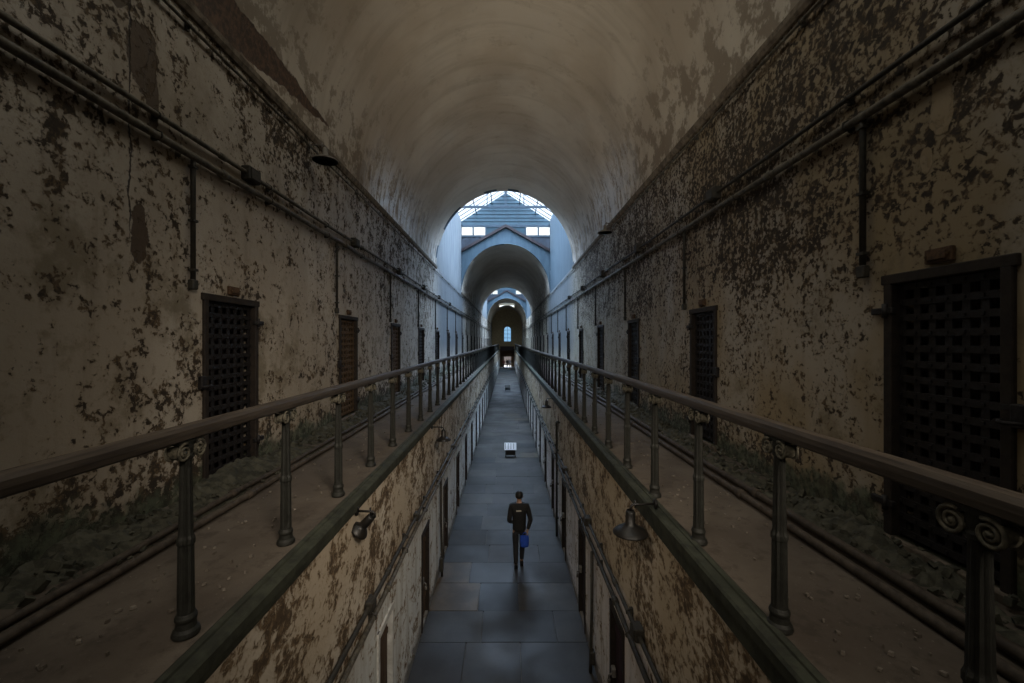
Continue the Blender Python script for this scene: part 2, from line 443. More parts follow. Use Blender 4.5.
# ------------------------------------------------------------------ walls with openings
def wall(name, x, sgn, y0, y1, z0, z1, ops, mats, depth, name_back=None):
    """wall plane at x seen from the middle; sgn = outward x direction; ops = (ya, yb, za, zb) recessed boxes"""
    mb = MB(); mb.smooth = False
    ops = sorted(ops); y = y0
    for (ya, yb, za, zb) in ops:
        mb.cur = 0
        mb.quad((x, y, z0), (x, ya, z0), (x, ya, z1), (x, y, z1))
        mb.quad((x, ya, zb), (x, yb, zb), (x, yb, z1), (x, ya, z1))
        if za > z0: mb.quad((x, ya, z0), (x, yb, z0), (x, yb, za), (x, ya, za))
        xr = x + sgn * .30
        mb.quad((x, ya, za), (xr, ya, za), (xr, ya, zb), (x, ya, zb)); mb.quad((x, yb, za), (xr, yb, za), (xr, yb, zb), (x, yb, zb))
        mb.quad((x, ya, zb), (x, yb, zb), (xr, yb, zb), (xr, ya, zb)); mb.quad((x, ya, za), (x, yb, za), (xr, yb, za), (xr, ya, za))
        mb.cur = 1                                        # the cell behind
        a, b, c, d, xb = ya - .5, yb + .6, za - .02, zb + .35, x + sgn * depth
        mb.quad((xr, a, c), (xr, ya, c), (xr, ya, d), (xr, a, d)); mb.quad((xr, yb, c), (xr, b, c), (xr, b, d), (xr, yb, d))
        mb.quad((xr, ya, zb), (xr, yb, zb), (xr, yb, d), (xr, ya, d)); mb.quad((xr, ya, c), (xr, yb, c), (xr, yb, za), (xr, ya, za))
        mb.quad((xb, a, c), (xb, b, c), (xb, b, d), (xb, a, d))
        mb.quad((xr, a, c), (xb, a, c), (xb, a, d), (xr, a, d)); mb.quad((xr, b, c), (xb, b, c), (xb, b, d), (xr, b, d))
        mb.quad((xr, a, c), (xr, b, c), (xb, b, c), (xb, a, c)); mb.quad((xr, a, d), (xr, b, d), (xb, b, d), (xb, a, d))
        y = yb
    mb.cur = 0
    mb.quad((x, y, z0), (x, y1, z0), (x, y1, z1), (x, y, z1))
    return struct(mb.build(name, mats, fix=False))

DW, DH, SILL = .93, 1.98, .065
UL = [4.57 + 3.67 * k for k in range(-1, 23)]
UR = [2.54 + 3.59 * k for k in range(-1, 24)]
UL = [y for y in UL if y < 85]; UR = [y for y in UR if y < 85]
dw_r = .81
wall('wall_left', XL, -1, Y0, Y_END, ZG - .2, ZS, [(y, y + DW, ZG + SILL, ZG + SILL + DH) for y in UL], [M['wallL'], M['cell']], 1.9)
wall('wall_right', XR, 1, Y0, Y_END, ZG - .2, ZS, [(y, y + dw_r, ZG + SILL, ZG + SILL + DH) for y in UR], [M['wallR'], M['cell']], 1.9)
LDW, LDH = .62, 1.72
DL = [2.45 + 2.58 * k for k in range(0, 32)]
DR = [2.55 + 2.52 * k for k in range(0, 33)]
DL = [y for y in DL if y < 82]; DR = [y for y in DR if y < 82]
wall('wall_left_lower', LL, -1, Y0, Y_END, -.02, ZG, [(y, y + LDW, .04, LDH) for y in DL], [M['lowL'], M['cell']], 1.1)
wall('wall_right_lower', LR, 1, Y0, Y_END, -.02, ZG, [(y, y + LDW, .04, LDH) for y in DR], [M['lowR'], M['cell']], 1.1)

# ------------------------------------------------------------------ floors
mb = MB(); tones = []
rnd = random.Random(31)
pal = [tuple(.29 * q for q in c) for c in [(.165, .175, .185), (.145, .155, .165), (.19, .195, .20), (.125, .13, .135), (.155, .16, .175), (.175, .18, .18)]]
rows = [-6.0]
while rows[-1] < Y_END: rows.append(rows[-1] + rnd.choice((.86, .92, .95)))
for r, ya in enumerate(rows[:-1]):
    yb = rows[r + 1]; xs = [LL - .1]
    while xs[-1] < LR + .1 - .5: xs.append(xs[-1] + rnd.uniform(.75, 1.45))
    xs[-1] = LR + .1
    for xa, xb in zip(xs, xs[1:]):
        g = .005; z = rnd.uniform(-.004, .002)
        t = rnd.choice(pal); sc_ = rnd.uniform(.72, 1.15); t = (t[0] * sc_ * 1.12, t[1] * sc_ * 1.02, t[2] * sc_ * .88); q = rnd.random()
        if q < .08: t = (.025, .026, .026)
        elif q < .13: t = (.075, .062, .045)
        if xa < -1.0 and 8.2 < ya < 9.7: t = (.095, .072, .046)
        if xa > .3 and 7.4 < ya < 8.4: t = (.022, .022, .022)
        mb.box(xa + g, xb - g, ya + g, yb - g, -.06, z)
        tones.extend([t] * 6)
me = mb.mesh('floor', [M['slab']])
at = me.attributes.new('slab', 'FLOAT_COLOR', 'FACE')
for i, t in enumerate(tones): at.data[i].color = (*t, 1)
struct(link('floor', me))
mb = MB(); mb.box(LL - .1, LR + .1, Y0, Y_END + 6, -.14, -.03)
struct(mb.build('floor_bed', M['stone']))

def gallery_floor(name, xa, xb):
    mb = MB(); nx, ny = 10, 220
    for j in range(ny + 1):
        y = Y0 + (Y_END - Y0) * j / ny
        for i in range(nx + 1):
            x = xa + (xb - xa) * i / nx
            mb.v.append(Vector((x, y, ZG + .012 * mnoise.noise(Vector((x * 1.3, y * 1.3, 0))))))
    for j in range(ny):
        for i in range(nx):
            a = j * (nx + 1) + i
            mb.face((a, a + 1, a + nx + 2, a + nx + 1))
    mb.smooth = True
    mb.quad((xa, Y0, ZG - .3), (xb, Y0, ZG - .3), (xb, Y_END, ZG - .3), (xa, Y_END, ZG - .3))
    return struct(mb.build(name, M['gfloor'], fix=False))
gallery_floor('floor_left_gallery', XL - .02, LL - .01)
gallery_floor('floor_right_gallery', LR + .01, XR + .02)

ysd = [Y0 + 1.0 * k for k in range(int(Y_END - Y0) + 1)]
def kerb(name, e, o, dp):
    """moulded kerb and fascia on the gallery edge; e = wall x, o = direction to the corridor"""
    mb = MB()
    prof = [(e - o * .08, ZG - .02), (e - o * .08, ZG + .02), (e - o * .06, ZG + .032), (e - o * .03, ZG + .03), (e - o * .025, ZG + .018), (e + o * .03, ZG + .015),
            (e + o * .045, ZG - .0), (e + o * .045, ZG - .06), (e + o * .03, ZG - .075), (e + o * .03, ZG - dp + .04), (e + o * .012, ZG - dp + .015), (e - o * .01, ZG - dp)]
    mb.extrude_y(prof, ysd)
    return struct(mb.build(name, M['kerb']))
kerb('trim_left', LL, 1, .155); kerb('trim_right', LR, -1, .22)
def ridge(name, x, o):
    mb = MB()
    prof = [(x - o * .03, ZS - .10), (x + o * .03, ZS - .10), (x + o * .055, ZS - .05), (x + o * .06, ZS + .01), (x + o * .03, ZS + .04), (x - o * .03, ZS + .05)]
    for (a, b) in VAULTS: mb.extrude_y(prof, [a + (b - a) * k / 20 for k in range(21)])
    return struct(mb.build(name, M['cornice']))
ridge('trim_left_cornice', XL, 1); ridge('trim_right_cornice', XR, -1)

# ------------------------------------------------------------------ vaults, bays
def arch(k, n=56):
    t = PI - PI * k / n
    return CX + VA * math.cos(t), ZS + VB * math.sin(t)
NA = 56; KL = 20; LX = abs(arch(KL, NA)[0] - CX); LY0, LY1 = LIGHT_Y
for vi, (a, b) in enumerate(VAULTS):
    mb = MB(); mb.smooth = True; ny = 63
    ysv = [a + (b - a) * j / ny for j in range(ny + 1)]
    if vi == 2: ysv = sorted(set([a, b, 75.0, 81.0] + [q for q in ysv if min(abs(q - 75), abs(q - 81)) > .12])); ny = len(ysv) - 1
    if vi == 0: ysv = sorted(set([a, b, LY0, LY1] + [q for q in ysv if min(abs(q - LY0), abs(q - LY1)) > .2])); ny = len(ysv) - 1
    for j in range(ny + 1):
        y = ysv[j]
        for k in range(NA + 1):
            x, z = arch(k, NA)
            w = .016 * mnoise.noise(Vector((x * .9, y * .9, z * .9))) if 0 < k < NA and 0 < j < ny else 0
            mb.v.append(Vector((x + (CX - x) * w, y, z + (ZS - z) * w)))
    for j in range(ny):
        for k in range(NA):
            q = j * (NA + 1) + k
            if vi == 2 and 75 <= (ysv[j] + ysv[j + 1]) / 2 <= 81 and KL <= k < NA - KL: continue
            if vi == 0 and LY0 <= (ysv[j] + ysv[j + 1]) / 2 <= LY1 and KL <= k < NA - KL: continue
            mb.face((q, q + 1, q + NA + 2, q + NA + 1))
    struct(mb.build('ceiling_vault', M['vault'], fix=False))

def roof_z(x): return EAVE + (RIDGE - EAVE) * (1 - abs(x - CX) / (VA + .15))
def end_face(y, thick, top, name, mat):
    """masonry closing the vault end round its arch up to top(x)"""
    mb = MB()
    for k in range(NA):
        (xa, za), (xb, zb) = arch(k, NA), arch(k + 1, NA)
        ta, tb = top(xa), top(xb)
        for yy in (y, y + thick): mb.quad((xa, yy, za), (xb, yy, zb), (xb, yy, tb), (xa, yy, ta))
        mb.quad((xa, y, za), (xb, y, zb), (xb, y + thick, zb), (xa, y + thick, za))
        mb.quad((xa, y, ta), (xb, y, tb), (xb, y + thick, tb), (xa, y + thick, ta))
    return struct(mb.build(name, mat))
def coping_top(x): return 13.32 - .56 * abs(x - CX)
for bi, (a, b) in enumerate(BAYS):
    # side walls above the vault spring
    mb = MB()
    mb.box(XL - .3, XL, a - .0, b + .0, ZS, EAVE + .05)
    struct(mb.build('wall_left_bay', M['whiteLit']))
    mb = MB()
    mb.box(XR, XR + .3, a - .0, b + .0, ZS, EAVE + .05)
    struct(mb.build('wall_right_bay', M['white']))
    if a > Y0: end_face(a - .32, .30, roof_z, 'wall_end_over_vault', M['white'])
    if b > Y0: end_face(b + .002, .30, coping_top, 'wall_gable_over_vault', M['white'])
    # dark coping on the gable of the next vault
    mb = MB()
    for s_ in (-1, 1):
        xe = CX + s_ * (VA - .02)
        p = [(CX, coping_top(CX)), (xe, coping_top(xe))]
        (x0_, z0_), (x1_, z1_) = p
        for (dy0, dy1, dz0, dz1) in ((-.16, .36, -.10, .10),):
            v = [(x0_, b + dy0, z0_ + dz0), (x1_, b + dy0, z1_ + dz0), (x1_, b + dy0, z1_ + dz1), (x0_, b + dy0, z0_ + dz1)]
            w = [(q[0], b + dy1, q[2]) for q in v]
            mb.quad(*v); mb.quad(*w)
            for i in range(4): mb.quad(v[i], v[(i + 1) % 4], w[(i + 1) % 4], w[i])
    struct(mb.build('trim_coping', M['coping']))
    # blue boarded gable with a clerestory strip behind it
    yg = b + .55
    place = ['nearest the camera', 'deep down the corridor'][bi]
    g = root('clerestory_gable', 'blue boarded gable with white clerestory panes, skylight bay ' + place, 'gable', (CX, yg, 11.2))
    mb = MB(); nb = 9
    z0_, z1_ = EAVE - .12 - 11.2, RIDGE + .1 - 11.2
    for k in range(nb):                                            # horizontal boards, lapped
        za = z0_ + (z1_ - z0_) * k / nb; zb = z0_ + (z1_ - z0_) * (k + 1) / nb
        wa = (VA + .45) * (1 - k / nb); wb = (VA + .45) * (1 - (k + 1) / nb)
        mb.quad((-wa, -.05, za), (wa, -.05, za), (wb, -.015, zb), (-wb, -.015, zb))
        mb.quad((-wa, -.05, za), (wa, -.05, za), (wa, -.0, za), (-wa, -.0, za))
        mb.quad((-wa, .06, za), (wa, .06, za), (wb, .06, zb), (-wb, .06, zb))
    mb.build('boarding', M['blueclad'], g, fix=False)
    wz0, wz1 = 12.80 - 11.2, 13.38 - 11.2
    mb = MB()
    mb.box(-VA - .3, VA + .3, -.06, .04, wz1, wz1 + .16); mb.box(-VA - .3, VA + .3, -.06, .04, wz0 - .12, wz0)
    xs = [-3.2, -2.33, -1.42]
    for s_ in (-1, 1):
        for x in xs: mb.box(s_ * x - .055, s_ * x + .055, -.05, .03, wz0, wz1)
    mb.build('window_frame', M['bluesteel'], g)
    mb = MB(); mb.box(-1.37, 1.37, -.03, .03, wz0, wz1); mb.build('centre_panel', M['blueclad'], g)
    for s_ in (-1, 1):
        for (xa, xb) in ((-3.145, -2.385), (-2.275, -1.475)):
            mb = MB(); mb.box(s_ * xa, s_ * xb, -.006, .006, wz0, wz1); mb.build('pane', M['cream'], g)
    mb = MB()
    mb.box(-VA - .3, VA + .3, -.01, .05, 12.15 - 11.2, wz0 - .12)
    for s_ in (-1, 1):
        mb.box(s_ * 1.65, s_ * (VA + .3), -.01, .05, 11.65 - 11.2, 12.15 - 11.2); mb.box(s_ * 2.45, s_ * (VA + .3), -.01, .05, -.15, 11.65 - 11.2)
        for k in range(5): mb.box(s_ * (1.7 + k * .36), s_ * (1.76 + k * .36), -.05, -.01, .46 if k < 3 else -.1, wz0 - .12)
    mb.build('lower_panel', M['bluedark'], g)
    # glazed roof
    sk = root('skylight', 'glazed pitched skylight over the corridor bay ' + place, 'skylight', (CX, a, EAVE))
    ha, hh, L = VA + .15, RIDGE - EAVE, b + .6 - a
    for s_ in (-1, 1):
        mb = MB(); mb.quad((s_ * ha, 0, 0), (s_ * ha, L, 0), (0, L, hh), (0, 0, hh)); mb.build('glass_pane', M['glass'], sk, fix=False)
        mb = MB(); nbar = int(L / .75)
        for k in range(nbar + 1):
            y = L * k / nbar
            mb.tube([(s_ * ha, y, -.03), (0, y, hh - .03)], .032, 4)
        for t in (.36, .70):
            mb.tube([(s_ * ha * (1 - t), 0, hh * t - .08), (s_ * ha * (1 - t), L, hh * t - .08)], .035, 4)
        mb.build('glazing_bar', M['bluesteel'], sk)
    mb = MB(); mb.box(-.08, .08, 0, L, hh - .16, hh - .02); mb.build('ridge_beam', M['bluesteel'], sk)
    for s_ in (-1, 1):
        mb = MB(); mb.box(s_ * (ha - .14), s_ * (ha + .08), 0, L, -.14, .0); mb.build('eaves_beam', M['bluesteel'], sk)
    if 1:
        for ti, yt in enumerate((a + (b - a) * .34, a + (b - a) * .68)):
            t = root('roof_truss', ('blue steel roof truss nearer the camera' if ti == 0 else 'blue steel roof truss nearer the boarded gable') + ', skylight ' + place, 'truss', (CX, yt, EAVE - .05))
            mb = MB(); mb.box(-VA - .02, VA + .02, -.05, .05, -.07, .07); mb.build('tie_beam', M['bluesteel'], t)
            mb = MB(); mb.box(-.07, .07, -.05, .05, .07, hh - .15); mb.build('king_post', M['bluesteel'], t)
            for s_ in (-1, 1):
                mb = MB(); mb.tube([(s_ * (ha - .12), 0, -.02), (s_ * .03, 0, hh - .2)], .055, 4); mb.build('rafter', M['bluesteel'], t)
                mb = MB(); mb.tube([(s_ * 1.15, 0, .02), (s_ * 1.15, 0, hh * .58)], .03, 4); mb.build('strut', M['bluesteel'], t)

# end walls
def arched_wall(name, y, t, x0, x1, z0, z1, hw, sill, spring, mat, cx=0.0):
    mb = MB()
    mb.box(x0, cx - hw, y, y + t, z0, z1); mb.box(cx + hw, x1, y, y + t, z0, z1)
    if sill > z0: mb.box(cx - hw, cx + hw, y, y + t, z0, sill)
    N = 16
    for k in range(N):
        a0, a1 = PI - PI * k / N, PI - PI * (k + 1) / N
        p0, p1 = (cx + hw * math.cos(a0), spring + hw * math.sin(a0)), (cx + hw * math.cos(a1), spring + hw * math.sin(a1))
        for yy in (y, y + t): mb.quad((p0[0], yy, p0[1]), (p1[0], yy, p1[1]), (p1[0], yy, z1), (p0[0], yy, z1))
        mb.quad((p0[0], y, p0[1]), (p1[0], y, p1[1]), (p1[0], y + t, p1[1]), (p0[0], y + t, p0[1]))
    return struct(mb.build(name, mat))
def arched_window(name, y, hw, sill, spring, glass, cx=0.0, bar=.09, cols=2, rows=3):
    win = struct(link(name, None, None, (cx, y, sill))); h = spring - sill
    mb = MB()
    mb.box(-hw, -hw + bar, -.04, .04, 0, h); mb.box(hw - bar, hw, -.04, .04, 0, h); mb.box(-hw, hw, -.04, .04, 0, bar)
    for k in range(1, rows + 1): mb.box(-hw, hw, -.03, .03, h * k / rows - .035, h * k / rows + .035)
    for k in range(1, cols): x = -hw + 2 * hw * k / cols; mb.box(x - .03, x + .03, -.03, .03, 0, h + math.sqrt(max(0, hw * hw - x * x)))
    mb.tube([(hw * math.cos(PI * k / 16) * .95, 0, h + hw * .95 * math.sin(PI * k / 16)) for k in range(17)], .045, 6)
    mb.build('window_frame', M['bluesteel'], win)
    mb = MB(); pts = [(-hw, .0, 0), (hw, .0, 0)] + [(hw * math.cos(PI * k / 16), .0, h + hw * math.sin(PI * k / 16)) for k in range(17)]
    mb.quad(*pts); mb.build('window_pane', glass, win, fix=False)
mb = MB(); mb.box(XL - .3, XR + .3, Y0 - .3, Y0, -.2, 12.6); struct(mb.build('wall_back', M['wallL']))
# roof lights added for brightness: one unseen over the camera, one far down
zc = ZS + VB
for wn, (ly0, ly1), glass in (('added_rooflight_near', (LY0, LY1), M['glassroof']), ('added_rooflight_far', (75.0, 81.0), M['glassdim'])):
    mb = MB()
    for s_ in (-1, 1): mb.box(CX + s_ * LX, CX + s_ * (LX + .15), ly0 - .15, ly1 + .15, zc - .5, zc + .45)
    mb.box(CX - LX, CX + LX, ly0 - .15, ly0, zc - .02, zc + .45); mb.box(CX - LX, CX + LX, ly1, ly1 + .15, zc - .02, zc + .45)
    rl = struct(mb.build(wn, M['vault']))
    mb = MB(); mb.quad((CX - LX - .1, ly0 - .1, zc + .40), (CX + LX + .1, ly0 - .1, zc + .40), (CX + LX + .1, ly1 + .1, zc + .40), (CX - LX - .1, ly1 + .1, zc + .40)); mb.build('window_pane', glass, rl, fix=False)
    mb = MB()
    for k in range(1, 10): mb.box(CX - LX, CX + LX, ly0 + (ly1 - ly0) * k / 10 - .02, ly0 + (ly1 - ly0) * k / 10 + .02, zc + .34, zc + .385)
    mb.build('window_frame', M['bluesteel'], rl)

# ------------------------------------------------------------------ far end
Ye = Y_END; ww, wz0, wz1 = .78, 5.15, 7.55
arched_wall('wall_far', Ye, .4, XL - .3, XR + .3, ZG - .1, 12.4, ww, wz0, wz1, M['tan'])
arched_window('window_1', Ye + .2, ww, wz0, wz1, M['glassblue'], 0, .09, 2, 3)
# ground storey of the far end: timber partition with an open doorway
mb = MB(); dwf = .72
mb.box(XL, -dwf, Ye - .4, Ye - .2, 0, ZG); mb.box(dwf, XR, Ye - .4, Ye - .2, 0, ZG); mb.box(-dwf, dwf, Ye - .4, Ye - .2, 2.1, ZG)
for k in range(12): mb.box(LL + k * .26, LL + k * .26 + .02, Ye - .42, Ye - .4, 0, ZG) if abs(LL + k * .26) > dwf + .05 else None
struct(mb.build('wall_far_lower', M['timber']))
mb = MB(); mb.box(LL + .06, LR - .06, Ye - 2.6, Ye - .45, ZG - .22, ZG); mb.box(LL + .06, LR - .06, Ye - 2.62, Ye - 2.52, ZG, ZG + .62)
b_ = mb.build('footbridge', M['darkwood']); tag(b_, 'dark footbridge crossing the corridor below the far arched window', 'bridge')
mb = MB(); mb.quad((-30, Ye + .4, -.05), (30, Ye + .4, -.05), (30, Ye + 40, -.05), (-30, Ye + 40, -.05)); struct(mb.build('ground', M['ground'], fix=False))

mb = MB(); mb.box(-12, 12, Ye + 6, Ye + 6.3, -.05, 4.6); struct(mb.build('wall_yard', M['yard']))

# ------------------------------------------------------------------ railings
def handrail_profile(x):
    p = []
    for (dx, dz) in ((-.030, -.042), (.030, -.042), (.046, -.030), (.046, -.005), (.040, .018), (.026, .036), (.009, .043), (-.009, .043), (-.026, .036), (-.040, .018), (-.046, -.005), (-.046, -.030)):
        p.append((x + dx, dz))
    return p
def make_post_mesh():
    mb = MB()
    prof = [(.062, 0), (.066, .012), (.062, .03), (.050, .045), (.047, .075), (.052, .09), (.052, .10), (.045, .115)]
    for k in range(9): prof.append((.041 - .003 * k / 8, .12 + .36 * k / 8))
    prof += [(.043, .49), (.043, .515), (.037, .53)]
    for k in range(11): prof.append((.0350 - .007 * k / 10, .54 + .40 * k / 10))
    prof += [(.036, .95), (.036, .965), (.030, .975), (.034, 1.0), (.034, 1.03)]
    mb.lathe(prof, 36, .16, 9, None, (.125, .935))
    mb.box(-.034, .034, -.085, .085, 1.028, 1.045)
    return mb.mesh('post', [M['iron']])
def make_scroll_mesh():
    """pair of spiral volutes set along the handrail"""
    mb = MB()
    for s_ in (-1, 1):
        cy, cz = s_ * .056, .985
        pts, rs = [], []
        for k in range(34):
            t = k / 33; a = -.5 + t * PI * 4.2
            r = .042 * (1 - t) + .006
            pts.append((0, cy + s_ * r * math.sin(a), cz + r * math.cos(a))); rs.append(.0085 - .003 * t)
        for xo in (-.033, .033): mb.tube([(xo, p[1], p[2]) for p in pts], rs, 6)
        M4 = Matrix.Translation((0, cy, cz)) @ Matrix.Rotation(PI / 2, 4, 'Y')
        mb.lathe([(.034, -.026), (.036, -.022), (.036, .022), (.034, .026)], 18, mat=M4)
        mb.lathe([(.009, -.040), (.010, .0), (.009, .040)], 10, mat=M4)
    return mb.mesh('scroll_capital', [M['ironpale']])
post_me, scroll_me = make_post_mesh(), make_scroll_mesh()
def railing(x, first, step, label):
    r = root('railing', label, 'railing', (x, 0, ZG))
    mb = MB(); mb.extrude_y([(a, 1.085 + c) for a, c in handrail_profile(0)], [-3.2 + k * 1.5 for k in range(61)])
    mb.build('handrail', M['rail'], r)
    k = 0; y = first - 2 * step
    while y < 85 and k < 96:
        p = link('post', post_me, r, (0, y, 0))
        if y < 40: link('scroll_capital', scroll_me, p)
        y += step; k += 1
    return r
railing(RAIL_L, 2.29, 1.03, 'iron railing with a worn timber handrail along the pale-walled gallery on the left')
railing(RAIL_R, 1.345, .992, 'iron railing with scrolled post heads along the ochre-walled gallery on the right')

# ------------------------------------------------------------------ cell doors on the galleries
def make_gate(w, h, mat):
    """riveted flat-bar lattice gate in the local y-z plane"""
    mb = MB(); nv, nh, bw = 7, 17, .050
    for k in range(nv):
        y = .02 + (w - .04) * k / (nv - 1); mb.box(-.006, .006, y - bw / 2, y + bw / 2, .01, h - .01)
    for k in range(nh):
        z = .03 + (h - .06) * k / (nh - 1); mb.box(-.016, -.006, .005, w - .005, z - bw / 2, z + bw / 2); mb.box(.006, .016, .005, w - .005, z - bw / 2, z + bw / 2)
    for k in range(nv):
        for j in range(nh):
            y = .02 + (w - .04) * k / (nv - 1); z = .03 + (h - .06) * j / (nh - 1)
            for s_ in (-1, 1): mb.box(s_ * .016, s_ * .026, y - .010, y + .010, z - .010, z + .010)
    return mb.mesh('lattice_gate', [mat])
gates = {}
def cell_door(x, y, o, w, label, rust=False, detail=True, ajar=0.0, slit=False, lockfar=False, group=None):
    """o = outward direction of the wall (into the cell)"""
    r = root('cell_door', label, 'door', (x, y, ZG + SILL), group); r['kind'] = 'thing'
    key = (o, w)
    if key not in gates:
        mb = MB(); t = .055
        for (a, b, c, d) in ((-.028, t - .015, -.0, DH + .03), (w - t + .015, w + .028, 0, DH + .03)): mb.box(-o * .028, o * .10, a, b, c, d, .006)
        mb.box(-o * .030, o * .11, -.05, w + .05, DH - .03, DH + .045, .006)
        fm = mb.mesh('door_frame', [M['frame']])
        gm, gr = make_gate(w - .09, DH - .05, M['gate']), make_gate(w - .09, DH - .05, M['gaterust'])
        mb = MB()
        for k in range(5): mb.box(o * .20, o * .235, k * w / 5 + .004, (k + 1) * w / 5 - .004, .01, DH - .01)
        for z in (.3, 1.0, 1.7): mb.box(o * .178, o * .20, .03, w - .03, z - .05, z + .05)
        wm = mb.mesh('inner_door', [M['darkwood']])
        mb = MB(); mb.box(-o * .035, -o * .0, 0, .19, 0, .10, .006); mb.box(-o * .048, -o * .035, .03, .16, .02, .08, .004)
        for a in (.02, .17): mb.box(-o * .046, -o * .034, a - .008, a + .008, .042, .058)
        pm = mb.mesh('number_plate', [M['plate']])
        mb = MB(); mb.box(-o * .05, -o * .002, -.02, .05, 0, .14, .006); mb.tube([(-o * .06, -.03, .03), (-o * .095, .015, .03), (-o * .095, .06, .03), (-o * .06, .10, .03)], .012, 8)
        mb.tube([(-o * .04, .10, .03), (-o * .075, .10, .03)], .016, 8); mb.box(-o * .03, -o * .018, -.02, .15, .10, .13)
        lm = mb.mesh('lock', [M['gate']])
        mb = MB()
        mb.box(-o * .04, -o * .002, -.13, .06, 0, .05, .005); mb.tube([(-o * .04, .0, -.03), (-o * .04, .0, .08)], .018, 8)
        hm = mb.mesh('hinge', [M['gate']])
        mb = MB(); mb.box(-o * .05, o * .28, -.05, w + .05, -.075, .0, .012)
        sm = mb.mesh('sill', [M['stone']])
        gates[key] = (fm, gm, gr, wm, pm, lm, hm, sm)
    fm, gm, gr, wm, pm, lm, hm, sm = gates[key]
    link('door_frame', fm, r)
    g = link('lattice_gate', gr if rust else gm, r, (o * .05, .045, .02))
    d = link('inner_door', wm, r)
    if slit: d.scale = (1, .70, 1); d.location = (0, w * .30, 0)
    link('sill', sm, r)
    if detail:
        link('number_plate', pm, r, (0, w / 2 - .095, DH + .07))
        hinge_far = not lockfar
        link('lock', lm, r, (0, (w - .02) if lockfar else -.08, 1.0))
        for z in (.22, 1.72):
            h = link('hinge', hm, r, (0, w - 0 if not lockfar else .0, z))
            if not lockfar: h.scale = (1, -1, 1)
    if ajar: g.rotation_euler = (0, 0, ajar)
    return r
def door_label(i, side, rust, n):
    what = 'rust-brown lattice cell door' if rust else 'dark iron lattice cell door'
    sw = 'pale left gallery wall' if side == 'L' else 'ochre right gallery wall'
    if i == 0: return ('dark lattice cell door with its padlock, nearest one on the ' if side == 'L' else 'largest dark lattice cell door, nearest one on the ') + sw
    return '%s, %s from the camera along the %s' % (what, ORD[i], sw)
i = 0
for y in UL:
    if y < 0: continue
    if y > 76: break
    cell_door(XL, y, -1, DW, door_label(i, 'L', i in (2, 3), 0), rust=i in (2, 3), detail=i < 9, group='cell doors of the left gallery'); i += 1
i = 0
for y in UR:
    if y < 1: continue
    if y > 74: break
    cell_door(XR, y, 1, dw_r, door_label(i, 'R', False, 0), detail=i < 9, slit=(i == 0), group='cell doors of the right gallery'); i += 1

# ------------------------------------------------------------------ low doors of the ground floor
def low_door_meshes(o):
    w = LDW; mb = MB()
    for (a, b) in ((-.03, .04), (w - .04, w + .03)): mb.box(-o * .02, o * .10, a, b, -.03, LDH - .04 + .04, .005)
    mb.box(-o * .022, o * .11, -.035, w + .035, LDH - .09, LDH - .0, .005)
    fm = mb.mesh('door_frame', [M['frame']])
    mb = MB()
    for k in range(4): mb.box(o * .05, o * .085, .04 + k * (w - .08) / 4 + .003, .04 + (k + 1) * (w - .08) / 4 - .003, 0, LDH - .09)
    for z in (.3, 1.35): mb.box(o * .035, o * .05, .05, w - .05, z, z + .07)
    dm = {c: mb.mesh('door_leaf', [M[c]]) for c in ('darkwood', 'brownwood', 'redwood')}
    mb = MB(); mb.box(-o * .02, o * .03, 0, .09, 0, .11, .006); mb.tube([(-o * .02, .045, .03), (-o * .06, .045, .0), (-o * .06, .045, -.05)], .011, 6); mb.lathe([(.018, 0), (.022, .01), (.022, .05), (.018, .06)], 10, mat=Matrix.Translation((-o * .055, .045, -.10)))
    lm = mb.mesh('lock', [M['lampgrey']])
    return fm, dm, lm
lowm = {-1: low_door_meshes(-1), 1: low_door_meshes(1)}
for side, ys, o, x in (('L', DL, -1, LL), ('R', DR, 1, LR)):
    i = 0
    for y in ys:
        if y < 4.6: continue
        if y > 64: break
        fm, dm, lm = lowm[o]
        c = 'redwood' if (side == 'R' and i == 0) else ('brownwood' if side == 'L' and i in (0, 1, 2) else ('darkwood'))
        word = {'redwood': 'maroon', 'brownwood': 'brown', 'darkwood': 'dark'}[c]
        wallw = 'left-hand' if side == 'L' else 'right-hand'
        lab = 'low narrow %s plank door, %s from the camera in the lower %s wall' % (word, 'nearest' if i == 0 else ORD[i], wallw)
        r = root('low_door', lab, 'door', (x, y, .04), 'low doors of the lower %s wall' % wallw); r['kind'] = 'thing'
        fr = link('door_frame', fm, r); link('door_leaf', dm[c], r)
        if side == 'L' and i == 0:
            fr.material_slots[0].link = 'OBJECT'; fr.material_slots[0].material = M['limewash']; fr['label'] = 'white painted door frame'
        if i < 8: link('lock', lm, r, (0, .05 if side == 'L' else .48, .78))
        i += 1

